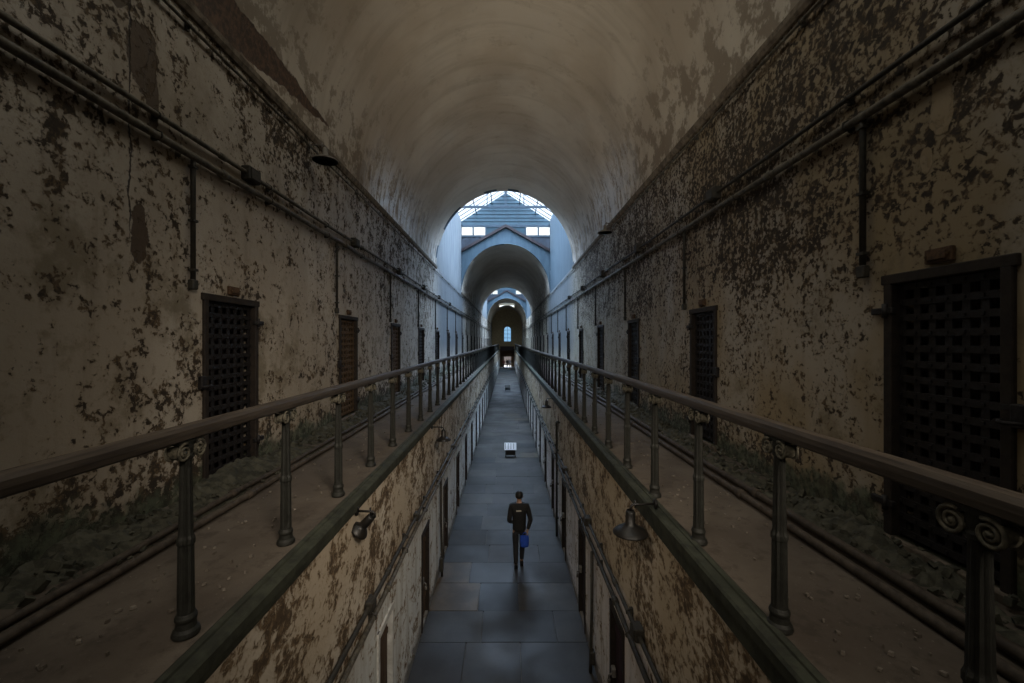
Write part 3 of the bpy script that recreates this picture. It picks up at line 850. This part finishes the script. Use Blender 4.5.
# ------------------------------------------------------------------ pipes
def run_pipe(name, label, x, z, r, mat, y0, y1, sag=.012, brackets=None, o=1, boxes=(), boxsize=(.06, .12, .085), seed=0):
    """pipe along a wall with clips and junction boxes; o = direction away from the wall"""
    rr = random.Random(seed)
    pts = []; n = int((y1 - y0) / 1.2)
    for k in range(n + 1):
        y = y0 + (y1 - y0) * k / n
        pts.append((0, y, rr.uniform(-sag, sag)))
    mb = MB(); mb.tube(pts, r, 8)
    for k in range(0, n, 3): mb.lathe([(r * 1.0, -.05), (r * 1.35, -.045), (r * 1.35, .045), (r * 1.0, .05)], 10, mat=Matrix.Translation(pts[k]) @ Matrix.Rotation(PI / 2, 4, 'X'))
    ob = mb.build(name, mat, None, (x, 0, z)); tag(ob, label, 'pipe')
    if brackets:
        mb = MB(); mb.box(-o * (r + .02), -o * r * .5, -.018, .018, -.05, .05); mb.tube([(-o * r, 0, r + .008), (0, 0, r + .006), (o * r, 0, r * .6), (o * r * 1.1, 0, 0), (o * r, 0, -r * .6), (0, 0, -r - .006), (-o * r, 0, -r - .008)], .008, 6)
        bm_ = mb.mesh('bracket', [M['pipedark']])
        y = y0 + .7; k = 0
        while y < min(y1, 45) and k < 60:
            link('bracket', bm_, ob, (0, y, 0)); y += brackets; k += 1
    if boxes:
        mb = MB(); a, b, c = boxsize; mb.box(-a, a, -b, b, -c, c, .012); mb.box(o * a, o * (a + .012), -b * .8, b * .8, -c * .8, c * .8, .004)
        jm = mb.mesh('junction_box', [M['pipedark']])
        for y in boxes: link('junction_box', jm, ob, (0, y, 0))
    return ob
run_pipe('wall_pipe', 'thicker dusty pipe, lower of the two along the left gallery wall', XL + .055, 7.09, .036, M['pipe'], -6, 84, .012, 1.84, 1, seed=1)
run_pipe('wall_pipe', 'upper of the two wall pipes with dark boxes on the left gallery wall', XL + .05, 7.27, .026, M['pipe'], -6, 84, .014, 1.84, 1, (5.32, 8.95, 12.6, 16.3, 20.0, 23.7), seed=2)
run_pipe('wall_pipe', 'thicker dusty pipe, lower of the two along the right gallery wall', XR - .055, 7.07, .036, M['pipe'], -6, 84, .010, 1.8, -1, seed=3)
run_pipe('wall_pipe', 'upper of the two wall pipes with dark boxes on the right gallery wall', XR - .05, 7.30, .022, M['pipedark'], -6, 84, .014, 1.8, -1, (6.1, 9.65, 13.2, 16.8, 20.4), seed=4)
run_pipe('conduit', 'thin conduit high up under the vault on the left gallery wall', XL + .045, 8.38, .018, M['pipe'], -6, 40, .012, 2.4, 1, seed=5)
run_pipe('conduit', 'thin conduit high up under the vault on the right gallery wall', XR - .045, 8.42, .018, M['pipe'], -6, 40, .012, 2.4, -1, seed=6)
run_pipe('floor_pipe', 'floor pipe on the left gallery, the one nearer the walkway', -2.58, ZG + .05, .030, M['pipefloor'], -3, 60, .010, seed=7)
run_pipe('floor_pipe', 'floor pipe on the left gallery, half buried beside the rubble', -2.74, ZG + .045, .026, M['pipefloor'], -3, 60, .012, seed=8)
run_pipe('floor_pipe', 'floor pipe on the right gallery, the one nearer the walkway', 2.33, ZG + .045, .034, M['pipefloor'], -3, 60, .006, seed=9)
run_pipe('floor_pipe', 'floor pipe on the right gallery, beside the rubble', 2.48, ZG + .055, .034, M['pipefloor'], -3, 60, .006, seed=10)
run_pipe('lower_pipe', 'upper of the two pipes along the lower left wall', LL + .05, 2.36, .026, M['pipedark'], -2, 60, .02, 1.5, 1, (4.6, 6.95, 11.5), (.04, .07, .06), seed=11)
run_pipe('lower_pipe', 'lower of the two pipes along the lower left wall', LL + .05, 2.16, .030, M['pipe'], -2, 60, .03, 1.5, 1, seed=12)
run_pipe('lower_pipe', 'upper pipe with valve boxes along the lower right wall', LR - .05, 2.22, .024, M['pipedark'], -2, 60, .02, 1.5, -1, (4.38, 7.1, 9.9), (.05, .08, .07), seed=13)
run_pipe('lower_pipe', 'lower of the two pipes along the lower right wall', LR - .05, 1.97, .030, M['pipedark'], -2, 60, .03, 1.5, -1, seed=14)

def drop_conduit(o):
    mb = MB(); mb.tube([(0, 0, 1.33), (0, 0, 1.2), (0, 0, .04)], .024, 8)
    for z in (.15, .65, 1.2): mb.box(-.03, .03, -.035, .035, z - .012, z + .012)
    mb.box(-.03, .03, -.04, .04, -.05, .05, .008)
    return mb.mesh('drop_conduit', [M['pipedark']])
dc = drop_conduit(1)
for side, ys, x, dy in (('left', UL, XL + .045, -.22), ('right', UR, XR - .045, dw_r + .20)):
    i = 0
    for y in ys:
        if y < 1 or y > 60: continue
        ob = link('drop_conduit', dc, None, (x, y + dy, 5.78))
        tag(ob, 'dark vertical conduit %s on the %s gallery wall' % ('beside the nearest cell door' if i == 0 else 'beside the %s cell door' % ORD[i], side), 'pipe', 'drop conduits of the %s gallery' % side); i += 1
# standpipe with an elbow on the lower right wall
mb = MB(); mb.tube([(0, 0, 0.0), (0, 0, 2.9), (0, .0, 3.0), (.0, -.05, 3.06), (-.0, -.35, 3.12), (0, -.5, 3.13)], .03, 8)
for z in (.5, 1.4, 2.3): mb.box(-.02, .05, -.045, .045, z - .02, z + .02)
tag(mb.build('standpipe', M['pipedark'], None, (LR - .07, 11.4, 0)), 'upright dark standpipe with an elbow against the lower right wall', 'pipe')
mb = MB(); mb.tube([(0, 0, 1.9), (0, 0, .9), (-.02, 0, .2), (-.02, 0, 0)], .024, 8); mb.box(-.03, .04, -.06, .06, .15, .35, .01)
tag(mb.build('standpipe', M['pipedark'], None, (LR - .06, 6.7, 0)), 'short upright pipe ending in a box low on the right wall beyond the maroon door', 'pipe')
mb = MB(); mb.tube([(0, 0, 2.2), (0, 0, 1.2), (.02, 0, .5), (.02, 0, 0)], .026, 8); mb.box(-.03, .05, -.07, .07, .12, .42, .012)
tag(mb.build('standpipe', M['pipedark'], None, (LL + .06, 9.45, 0)), 'dark upright pipe with a rusty box low on the left wall', 'pipe')

# ------------------------------------------------------------------ lamps
def shade_lamp(label, loc, o, mat, R=.148, tilt=None, arm=.24, group='shaded lamps below the gallery edge'):
    """bell-shaped enamel shade on a bent arm; o = direction from the lamp to its wall"""
    r = root('wall_lamp', label, 'lamp', loc, group)
    mb = MB()
    outer = [(R, 0), (R * 1.01, .008), (R * .97, .018), (R * .82, .038), (R * .60, .058), (R * .42, .074), (.046, .09), (.043, .19), (.034, .215)]
    inner = [(.030, .205), (.034, .09), (R * .38, .068), (R * .57, .052), (R * .79, .031), (R * .95, .010)]
    mb.lathe(outer + inner + [(R * .985, .0)], 28)
    s = mb.build('lamp_shade', mat, r, fix=True)
    mb = MB(); mb.tube([(0, 0, .205), (0, 0, .245), (o * .03, 0, .265), (o * arm, 0, .27)], .012, 8); mb.tube([(o * .045, 0, .235), (o * .045, 0, .305)], .008, 6)
    a = mb.build('arm', mat, r)
    mb = MB(); mb.lathe([(.01, 0), (.045, .002), (.045, .018), (.02, .026)], 14, mat=Matrix.Translation((o * arm, 0, .27)) @ Matrix.Rotation(-o * PI / 2, 4, 'Y'))
    mb.build('wall_flange', mat, r)
    mb = MB(); mb.lathe([(.012, .02), (.026, .035), (.030, .06), (.022, .09), (.014, .12)], 14); mb.build('bulb', M['lampgrey'], r)
    if tilt:
        for c in r.children:
            if c.name.split('.')[0] in ('lamp_shade', 'bulb'):
                T = Matrix.Translation((0, 0, .25)) @ Matrix.Rotation(tilt, 4, 'Y') @ Matrix.Translation((0, 0, -.25))
                c.matrix_local = T
    return r
shade_lamp('black bell-shaped wall lamp, nearest one below the right gallery edge', (1.135, 3.94, 3.43), 1, M['lamp'], R=.158)
shade_lamp('black bell-shaped wall lamp far along the lower right wall, beyond the standpipe', (1.15, 12.6, 3.25), 1, M['lamp'], R=.148)
shade_lamp('dented dark wall lamp hanging askew below the left gallery edge', (-1.33, 4.28, 3.13 + .10), -1, M['lamp'], R=.105, tilt=.75, arm=.19)
shade_lamp('black bell-shaped wall lamp further along below the left gallery edge', (-1.28, 8.54, 3.22), -1, M['lamp'], R=.148)
shade_lamp('grey dish lamp under the vault at the end of the fallen plaster strip', (XL + .26, 7.0, 8.16), -1, M['lampgrey'], R=.20, arm=.25, group='lamps under the vault')
shade_lamp('grey dish lamp under the vault on the right wall', (XR - .26, 12.0, 8.26), 1, M['lampgrey'], R=.20, arm=.25, group='lamps under the vault')

# ------------------------------------------------------------------ rubble at the wall feet, litter
def rubble(name, label, xa, xb, seed):
    rr = random.Random(seed); mb = MB(); mb.smooth = False
    ny, nx = 900, 9
    for j in range(ny + 1):
        y = -2.0 + 62.0 * (j / ny) ** 1.5
        for i in range(nx + 1):
            t = i / nx; x = xa + (xb - xa) * t
            big = mnoise.fractal(Vector((x * 1.5, y * .9, seed)), 1.0, 2.0, 4)
            fine = mnoise.noise(Vector((x * 16, y * 16, seed)))
            h = (.085 * t ** 1.2 + .025) * max(0, .55 + big * 1.3) + (.05 * abs(fine) + .045 * mnoise.noise(Vector((x * 37, y * 37, seed)))) * (t > .05)
            mb.v.append(Vector((x, y, ZG - .015 + max(0.0, h) * min(1, t * 4))))
    for j in range(ny):
        for i in range(nx):
            a = j * (nx + 1) + i
            mb.face((a, a + 1, a + nx + 2, a + nx + 1))
    for k in range(1100):
        y = -1.0 + 40 * rr.random() ** 1.8; t = rr.random() ** .8; x = xa + (xb - xa) * t
        s = rr.uniform(.008, .03) * (1.5 if rr.random() < .1 else 1); z = ZG + .02 + .05 * t
        R = Matrix.Rotation(rr.uniform(0, 6), 4, Vector((rr.random(), rr.random(), rr.random())))
        b = len(mb.v)
        for p in ((-1, -1, -.5), (1, -.8, -.5), (.8, 1, -.4), (-1, .9, -.5), (-.8, -.8, .5), (.9, -.9, .4), (.7, .8, .5), (-.7, .9, .4)):
            mb.v.append(R @ (Vector(p) * s) + Vector((x, y, z)))
        for q in ((3, 2, 1, 0), (4, 5, 6, 7), (0, 1, 5, 4), (1, 2, 6, 5), (2, 3, 7, 6), (3, 0, 4, 7)): mb.face([b + i for i in q])
    o = mb.build(name, M['rubble'], fix=False)
    return tag(o, label, 'rubble', kind='stuff')
rubble('rubble', 'mossy fallen plaster heaped along the foot of the left gallery wall', -2.66, XL + .01, 3)
rubble('rubble', 'mossy fallen plaster heaped along the foot of the right gallery wall', 2.54, XR - .01, 11)
def litter(label, xa, xb, seed):
    rr = random.Random(seed); mb = MB()
    for k in range(420):
        y = .5 + 28 * rr.random() ** 2; x = rr.uniform(xa, xb); s = rr.uniform(.006, .022)
        a = rr.uniform(0, 6); c, d = math.cos(a) * s, math.sin(a) * s; z = ZG + .013
        t = rr.uniform(.003, .010)
        p = [(x + c, y + d), (x - d * .7, y + c * .7), (x - c * .9, y - d), (x + d * .5, y - c * .8)]
        b = len(mb.v); mb.v.extend([Vector((q[0], q[1], z - .008)) for q in p] + [Vector((q[0] * .8 + x * .2, q[1] * .8 + y * .2, z + t)) for q in p])
        mb.face((b + 4, b + 5, b + 6, b + 7))
        for i in range(4): mb.face((b + i, b + (i + 1) % 4, b + 4 + (i + 1) % 4, b + 4 + i))
    return tag(mb.build('plaster_litter', M['chips']), label, 'debris', kind='stuff')
litter('small plaster flakes scattered on the left gallery walkway', -2.5, -1.75, 5)
litter('small plaster flakes scattered on the right gallery walkway', 1.6, 2.25, 6)

# ------------------------------------------------------------------ display stands on the corridor floor
def stand(label, loc, s=1.0):
    r = root('display_stand', label, 'sign', loc, 'display stands on the corridor floor')
    mb = MB(); W = .27 * s
    mb.box(-W * .86, W * .86, -.06, .16, .10, .34, .01)
    body = mb.build('cabinet', M['black'], r)
    for sx in (-1, 1):
        mb = MB(); mb.box(sx * W * .80 - .02, sx * W * .80 + .02, -.05, .15, 0, .10, .004); mb.build('leg', M['black'], r)
    mb = MB(); T = Matrix.Translation((0, -.10, .335)) @ Matrix.Rotation(math.radians(50), 4, 'X')
    b = len(mb.v); mb.box(-W, W, 0, .36, 0, .02, .004)
    for i in range(b, len(mb.v)): mb.v[i] = T @ mb.v[i]
    p = mb.build('panel', M['panelwhite'], r)
    mb = MB()
    for k in range(4):
        xa = -W + .035 + k * (2 * W - .05) / 4
        b = len(mb.v); mb.box(xa, xa + .028, .04, .32, .0205, .0225)
        b2 = len(mb.v)
        for i in range(b, b2): mb.v[i] = T @ mb.v[i]
    mb.build('printed_column', M['panelgrey'], p)
    return r
stand('low white-topped display stand on the corridor floor beyond the walking person', (.13, 19.2, 0))
stand('small white-topped display stand far down the corridor floor', (.02, 44.9, 0), 1.1)

# ------------------------------------------------------------------ people
def skin_mesh(name, joints, edges, mats, sub=2, rootv=0):
    me = bpy.data.meshes.new(name + '_cage'); me.from_pydata([j[0] for j in joints], edges, [])
    o = bpy.data.objects.new(name + '_cage', me); COL.objects.link(o)
    o.modifiers.new('s', 'SKIN').use_smooth_shade = True
    sv = me.skin_vertices[0].data
    for i, j in enumerate(joints):
        r = j[1]; sv[i].radius = r if isinstance(r, tuple) else (r, r); sv[i].use_root = (i == rootv)
    ss = o.modifiers.new('d', 'SUBSURF'); ss.levels = sub; ss.render_levels = sub
    dg = bpy.context.evaluated_depsgraph_get(); dg.update()
    out = bpy.data.meshes.new_from_object(o.evaluated_get(dg)); out.name = name
    bpy.data.objects.remove(o); bpy.data.meshes.remove(me)
    out.materials.clear(); out.materials.append(mats)
    for p in out.polygons: p.use_smooth = True; p.material_index = 0
    return out
def chain(js, es, pts, attach=None):
    first = len(js)
    for i, p in enumerate(pts):
        js.append(p)
        if i: es.append((len(js) - 2, len(js) - 1))
        elif attach is not None: es.append((attach, len(js) - 1))
    return first
LSH, LEL, LWR = (-.178, -.01, 1.425), (-.235, -.07, 1.11), (-.175, .13, .99)
RSH, REL, RWR = (.178, -.01, 1.425), (.262, -.06, 1.13), (.185, -.10, .905)
LHIP, LKN, LAN = (-.085, .0, .93), (-.085, .00, .50), (-.075, -.13, .09)
RHIP, RKN, RAN = (.085, .0, .93), (.075, .10, .50), (.06, .12, .085)
def V3(a): return Vector(a)
def lerp(a, b, t): return tuple(V3(a).lerp(V3(b), t))
# whole body
J, E_ = [], []
chain(J, E_, [((0, 0, .95), (.13, .10)), ((0, -.005, 1.10), (.125, .085)), ((0, -.01, 1.28), (.145, .095)), ((0, 0, 1.42), (.12, .075)), ((0, .01, 1.49), .055), ((0, .02, 1.545), .052), ((0, .03, 1.60), (.070, .078)), ((0, .03, 1.66), (.078, .092)), ((0, .02, 1.715), (.062, .072))])
for sh, el, wr, s_ in ((LSH, LEL, LWR, -1), (RSH, REL, RWR, 1)):
    chain(J, E_, [(sh, .055), (lerp(sh, el, .5), .046), (el, .038), (lerp(el, wr, .4), .036), (wr, .024)], 3)
    d = (V3(wr) - V3(el)).normalized(); palm0 = len(J)
    q = V3(wr) + d * .045
    if s_ == 1: d2 = (d * .35 + Vector((0, 0, -1))).normalized()
    else: d2 = d
    q = V3(wr) + d2 * .05
    J.append((tuple(q), (.034, .018))); E_.append((len(J) - 2, len(J) - 1)); pi_ = len(J) - 1
    side = d2.cross(Vector((1, 0, 0))).normalized()
    for fi, (off, ln) in enumerate(((-.030, .070), (-.010, .082), (.010, .078), (.029, .062))):
        k0 = q + side * off + d2 * .035; k1 = k0 + d2 * ln * .5 + Vector((-s_ * .006, 0, 0)); k2 = k1 + d2 * ln * .3 + Vector((-s_ * .022, 0, 0))
        chain(J, E_, [(tuple(k0), .0095), (tuple(k1), .0085), (tuple(k2), .0075)], pi_)
    t0 = V3(wr) + d2 * .03 + side * -.034; t1 = t0 + d2 * .03 + side * -.018 + Vector((-s_ * .01, 0, 0)); t2 = t1 + d2 * .026 + Vector((-s_ * .012, 0, 0))
    chain(J, E_, [(tuple(t0), .012), (tuple(t1), .0095), (tuple(t2), .0085)], pi_)
for hip, kn, an in ((LHIP, LKN, LAN), (RHIP, RKN, RAN)):
    chain(J, E_, [(hip, .085), (lerp(hip, kn, .5), .072), (kn, .052), (lerp(kn, an, .35), .050), (an, .034), ((an[0], an[1] + .06, max(.04, an[2] - .05)), (.036, .03)), ((an[0], an[1] + .15, .035), (.036, .022))], 0)
body_me = skin_mesh('body', J, E_, M['skin'], 1)
# jacket
J, E_ = [], []
chain(J, E_, [((0, -.005, .83), (.168, .122)), ((0, -.005, .92), (.168, .122)), ((0, -.005, 1.06), (.165, .115)), ((0, -.015, 1.26), (.180, .122)), ((0, -.005, 1.415), (.150, .098)), ((0, .01, 1.485), (.075, .07))])
for sh, el, wr in ((LSH, LEL, LWR), (RSH, REL, RWR)):
    chain(J, E_, [(sh, .074), (lerp(sh, el, .5), .064), (el, .056), (lerp(el, wr, .45), .051), (lerp(el, wr, .95), .040)], 4)
jacket_me = skin_mesh('jacket', J, E_, M['jacket'], 2)
J, E_ = [], []
chain(J, E_, [((0, 0, .97), (.15, .115)), ((0, 0, .90), (.15, .115))])
for hip, kn, an in ((LHIP, LKN, LAN), (RHIP, RKN, RAN)):
    chain(J, E_, [((hip[0], 0, .86), .092), (lerp(hip, kn, .5), .083), (kn, .066), (lerp(kn, an, .4), .062), (lerp(kn, an, .92), .050)], 1)
trousers_me = skin_mesh('trousers', J, E_, M['trousers'], 2)
def shoe_mesh(an, pitch):
    mb = MB(); mb.smooth = True
    ny = 9; b = 0
    for j in range(ny):
        t = j / (ny - 1); y = -.075 + .27 * t
        w = [.030, .040, .042, .040, .040, .045, .048, .042, .022][j]; h = [.07, .10, .105, .095, .078, .064, .055, .045, .028][j]
        for (cx, cz) in ((-1, 0), (-1.02, .25), (-.9, .6), (-.5, .95), (0, 1), (.5, .95), (.9, .6), (1.02, .25), (1, 0)):
            mb.v.append(Vector((cx * w, y, cz * h)))
    for j in range(ny - 1):
        for k in range(9):
            mb.face((j * 9 + k, j * 9 + (k + 1) % 9, (j + 1) * 9 + (k + 1) % 9, (j + 1) * 9 + k))
    mb.face(range(9)); mb.face([8 * 9 + k for k in reversed(range(9))])
    T = Matrix.Translation((an[0], an[1], 0)) @ Matrix.Rotation(pitch, 4, 'X')
    mn = min((T @ v).z for v in mb.v)
    mb.v = [T @ v - Vector((0, 0, mn)) for v in mb.v]
    return mb.mesh('shoe', [M['shoe']])
shoeL, shoeR = shoe_mesh(LAN, math.radians(-14)), shoe_mesh(RAN, math.radians(4))
def hair_mesh():
    mb = MB(); mb.smooth = True; nu, nv = 20, 12
    for j in range(nv + 1):
        v = j / nv * .66 * PI
        for k in range(nu):
            u = 2 * PI * k / nu
            lift = 1.0
            y = -math.cos(u)                                        # -y is the back of the head
            x, yy, z = math.sin(v) * math.sin(u), math.sin(v) * -math.cos(u), math.cos(v)
            if math.cos(u) < -.2 and v > .40 * PI: lift = .93       # forehead stays clear
            r = 1 + .035 * mnoise.noise(Vector((x * 6, yy * 6, z * 6)))
            mb.v.append(Vector((x * .088 * r * lift, .022 + yy * .106 * r * lift, 1.655 + z * .105 * r)))
    for j in range(nv):
        for k in range(nu):
            mb.face((j * nu + k, j * nu + (k + 1) % nu, (j + 1) * nu + (k + 1) % nu, (j + 1) * nu + k))
    mb.face([nv * nu + k for k in range(nu)])
    return mb.mesh('hair', [M['hair']])
hair_me = hair_mesh()
def face_mesh():
    mb = MB(); mb.smooth = True
    for s_ in (-1, 1):
        mb.lathe([(.004, -.01), (.012, -.006), (.012, .006), (.004, .010)], 10, mat=Matrix.Translation((s_ * .030, .112, 1.648)) @ Matrix.Rotation(PI / 2, 4, 'X'))
        pts = [(s_ * .080, .020 + .020 * math.cos(t), 1.635 + .032 * math.sin(t)) for t in [PI * 2 * k / 10 for k in range(11)]]
        mb.tube(pts, .008, 6)
    mb.tube([(0, .112, 1.655), (0, .128, 1.625), (0, .132, 1.612), (0, .112, 1.602)], [.008, .012, .015, .008], 8)
    mb.tube([(-.024, .103, 1.578), (0, .111, 1.576), (.024, .103, 1.578)], .006, 6)
    return mb.mesh('face', [M['skin']])
face_me = face_mesh()
def person(label, loc, rot, cj='jacket', ct='trousers', print_=False, scale=1.0):
    r = root('person', label, 'person', loc); r.rotation_euler = (0, 0, rot); r.scale = (scale,) * 3
    link('body', body_me, r); link('face', face_me, r)
    a = link('jacket', jacket_me, r); b = link('trousers', trousers_me, r)
    for o, m in ((a, cj), (b, ct)):
        o.material_slots[0].link = 'OBJECT'; o.material_slots[0].material = M[m]
    link('shoe', shoeL, r); link('shoe', shoeR, r); link('hair', hair_me, r)
    if print_:
        mb = MB(); n = 6
        dg = bpy.context.evaluated_depsgraph_get()
        pts = []
        for i in range(n + 1):
            x = -.070 + .115 * i / n
            col_ = []
            for z in (1.335, 1.362):
                best = min((v.co.y for v in jacket_me.vertices if abs(v.co.x - x) < .04 and abs(v.co.z - z) < .05), default=-.13)
                col_.append((x, best - .010, z))
            pts.append(col_)
        for i in range(n): mb.quad(pts[i][0], pts[i + 1][0], pts[i + 1][1], pts[i][1])
        for i in range(n): mb.quad(*[(q[0], q[1] + .02, q[2]) for q in (pts[i][0], pts[i + 1][0], pts[i + 1][1], pts[i][1])])
        o = mb.build('back_print', M['print'], a, fix=False); o['label'] = 'small pale printed bar on the jacket back'
    return r
PX, PY = .27, 9.82
person('person in a black jacket and dark trousers walking away down the corridor', (PX, PY, 0), 0, print_=True)
person('person in dark clothes standing in the far doorway', (-.05, 84.0, 0), 0)
person('person in a red top, one of the far group by the doorway', (-.75, 83.4, 0), .6, 'red', 'trousers')
person('person in a pale top, one of the far group by the doorway', (.42, 84.6, 0), PI, 'pale', 'trousers')
# blue bag held in the walking person's hand
mb = MB(); mb.smooth = True
nz, nu = 9, 16
for j in range(nz + 1):
    t = j / nz
    for k in range(nu):
        u = 2 * PI * k / nu
        w = .088 + .012 * math.sin(t * 3.0); th = .030 * (1.1 - .75 * t) + .004
        cu, su = math.cos(u), math.sin(u)
        sx = math.copysign(abs(cu) ** .55, cu); sy = math.copysign(abs(su) ** .8, su)
        f = .006 * mnoise.noise(Vector((cu * 3, su * 3, t * 4)))
        mb.v.append(Vector((sx * w, sy * (th + f), -.255 * (1 - t) + .012 * abs(sx) * (1 - t))))
for j in range(nz):
    for k in range(nu): mb.face((j * nu + k, j * nu + (k + 1) % nu, (j + 1) * nu + (k + 1) % nu, (j + 1) * nu + k))
mb.face(range(nu - 1, -1, -1))
bag = mb.build('bag', M['bag'], None, (PX + .115, PY - .135, .795))
tag(bag, 'bright blue bag hanging from the walking person\'s hand', 'bag')
mb = MB(); mb.tube([(-.045, 0, -.01), (-.03, 0, .05), (.02, 0, .075), (.05, 0, .045), (.055, 0, -.01)], .006, 6); mb.build('handle', M['bag'], bag)

# ------------------------------------------------------------------ daylight, added fill spots
w = bpy.data.worlds.new('sky'); SC.world = w; w.use_nodes = True
nt = w.node_tree; nt.nodes.clear()
o = nt.nodes.new('ShaderNodeOutputWorld'); bg = nt.nodes.new('ShaderNodeBackground')
tc = nt.nodes.new('ShaderNodeTexCoord'); sp = nt.nodes.new('ShaderNodeSeparateXYZ'); rp = nt.nodes.new('ShaderNodeValToRGB')
nt.links.new(tc.outputs['Generated'], sp.inputs[0]); nt.links.new(sp.outputs[2], rp.inputs[0])
el = rp.color_ramp.elements; el.new(.5)
for e, p, c in zip(el, (0.0, .36, .66), ((.026, .031, .037), (.075, .080, .088), (.66, .80, 1.0))): e.position = p; e.color = (*c, 1)
nt.links.new(rp.outputs[0], bg.inputs['Color']); bg.inputs['Strength'].default_value = SKY
nt.links.new(bg.outputs[0], o.inputs['Surface'])
def portal(loc, rot, sx, sy):
    L = bpy.data.lights.new('daylight_portal', 'AREA'); L.shape = 'RECTANGLE'; L.size = sx; L.size_y = sy
    L.cycles.is_portal = True
    link('daylight_portal', L, None, loc).rotation_euler = rot
for (a, b) in BAYS: portal((CX, (a + b) / 2, EAVE - .2), (0, 0, 0), 2 * VA + .2, b - a)   # where the sky comes in
portal((CX, (LY0 + LY1) / 2, zc + .3), (0, 0, 0), 2 * LX, LY1 - LY0)
portal((CX, 78.0, zc + .3), (0, 0, 0), 2 * LX, 6.0)

# unseen fill light added behind the camera to brighten the vault
FL = bpy.data.lights.new('fill_spot', 'SPOT'); FL.energy = VAULT_FILL; FL.color = (1.0, .87, .70); FL.spot_size = math.radians(34); FL.spot_blend = 1.0; FL.shadow_soft_size = .4
# two more added fill lights behind the camera, each brightening the opposite lower wall
for (p, t, e) in (((2.5, -2.0, 8.0), (-1.75, 8.6, 2.7), CROSS_L), ((-2.7, -2.0, 8.0), (1.6, 8.6, 2.7), CROSS_R)):
    F2 = bpy.data.lights.new('fill_spot', 'SPOT'); F2.energy = e; F2.color = (1.0, .86, .70); F2.spot_size = math.radians(50); F2.spot_blend = 1.0; F2.shadow_soft_size = 1.0
    link('fill_spot', F2, None, p).rotation_euler = (Vector(t) - Vector(p)).to_track_quat('-Z', 'Y').to_euler()
fo = link('fill_spot', FL, None, (CX, -5.0, 4.3)); fo.rotation_euler = (Vector((.3, 13.0, 11.4)) - Vector((CX, -5.0, 4.3))).to_track_quat('-Z', 'Y').to_euler()

# ------------------------------------------------------------------ camera
cam = bpy.data.cameras.new('camera'); cam.lens = 15.0; cam.sensor_width = 36.0; cam.clip_start = .05; cam.clip_end = 400
cam.shift_x = 4.5 / 1024; cam.shift_y = 0.0
co = link('camera', cam, None, (0, 0, EYE)); co.rotation_euler = (PI / 2, 0, 0)
SC.camera = co
vs = SC.view_settings
SC.display_settings.display_device = 'sRGB'
vs.view_transform = 'Standard'; vs.look = 'None'; vs.gamma = 1.0; vs.use_curve_mapping = False; vs.exposure = 0.22
SC.cycles.max_bounces = 16; SC.cycles.diffuse_bounces = 10; SC.cycles.transparent_max_bounces = 12
SC.cycles.use_denoising = True; SC.cycles.sample_clamp_indirect = 8.0; SC.cycles.caustics_reflective = False; SC.cycles.caustics_refractive = False
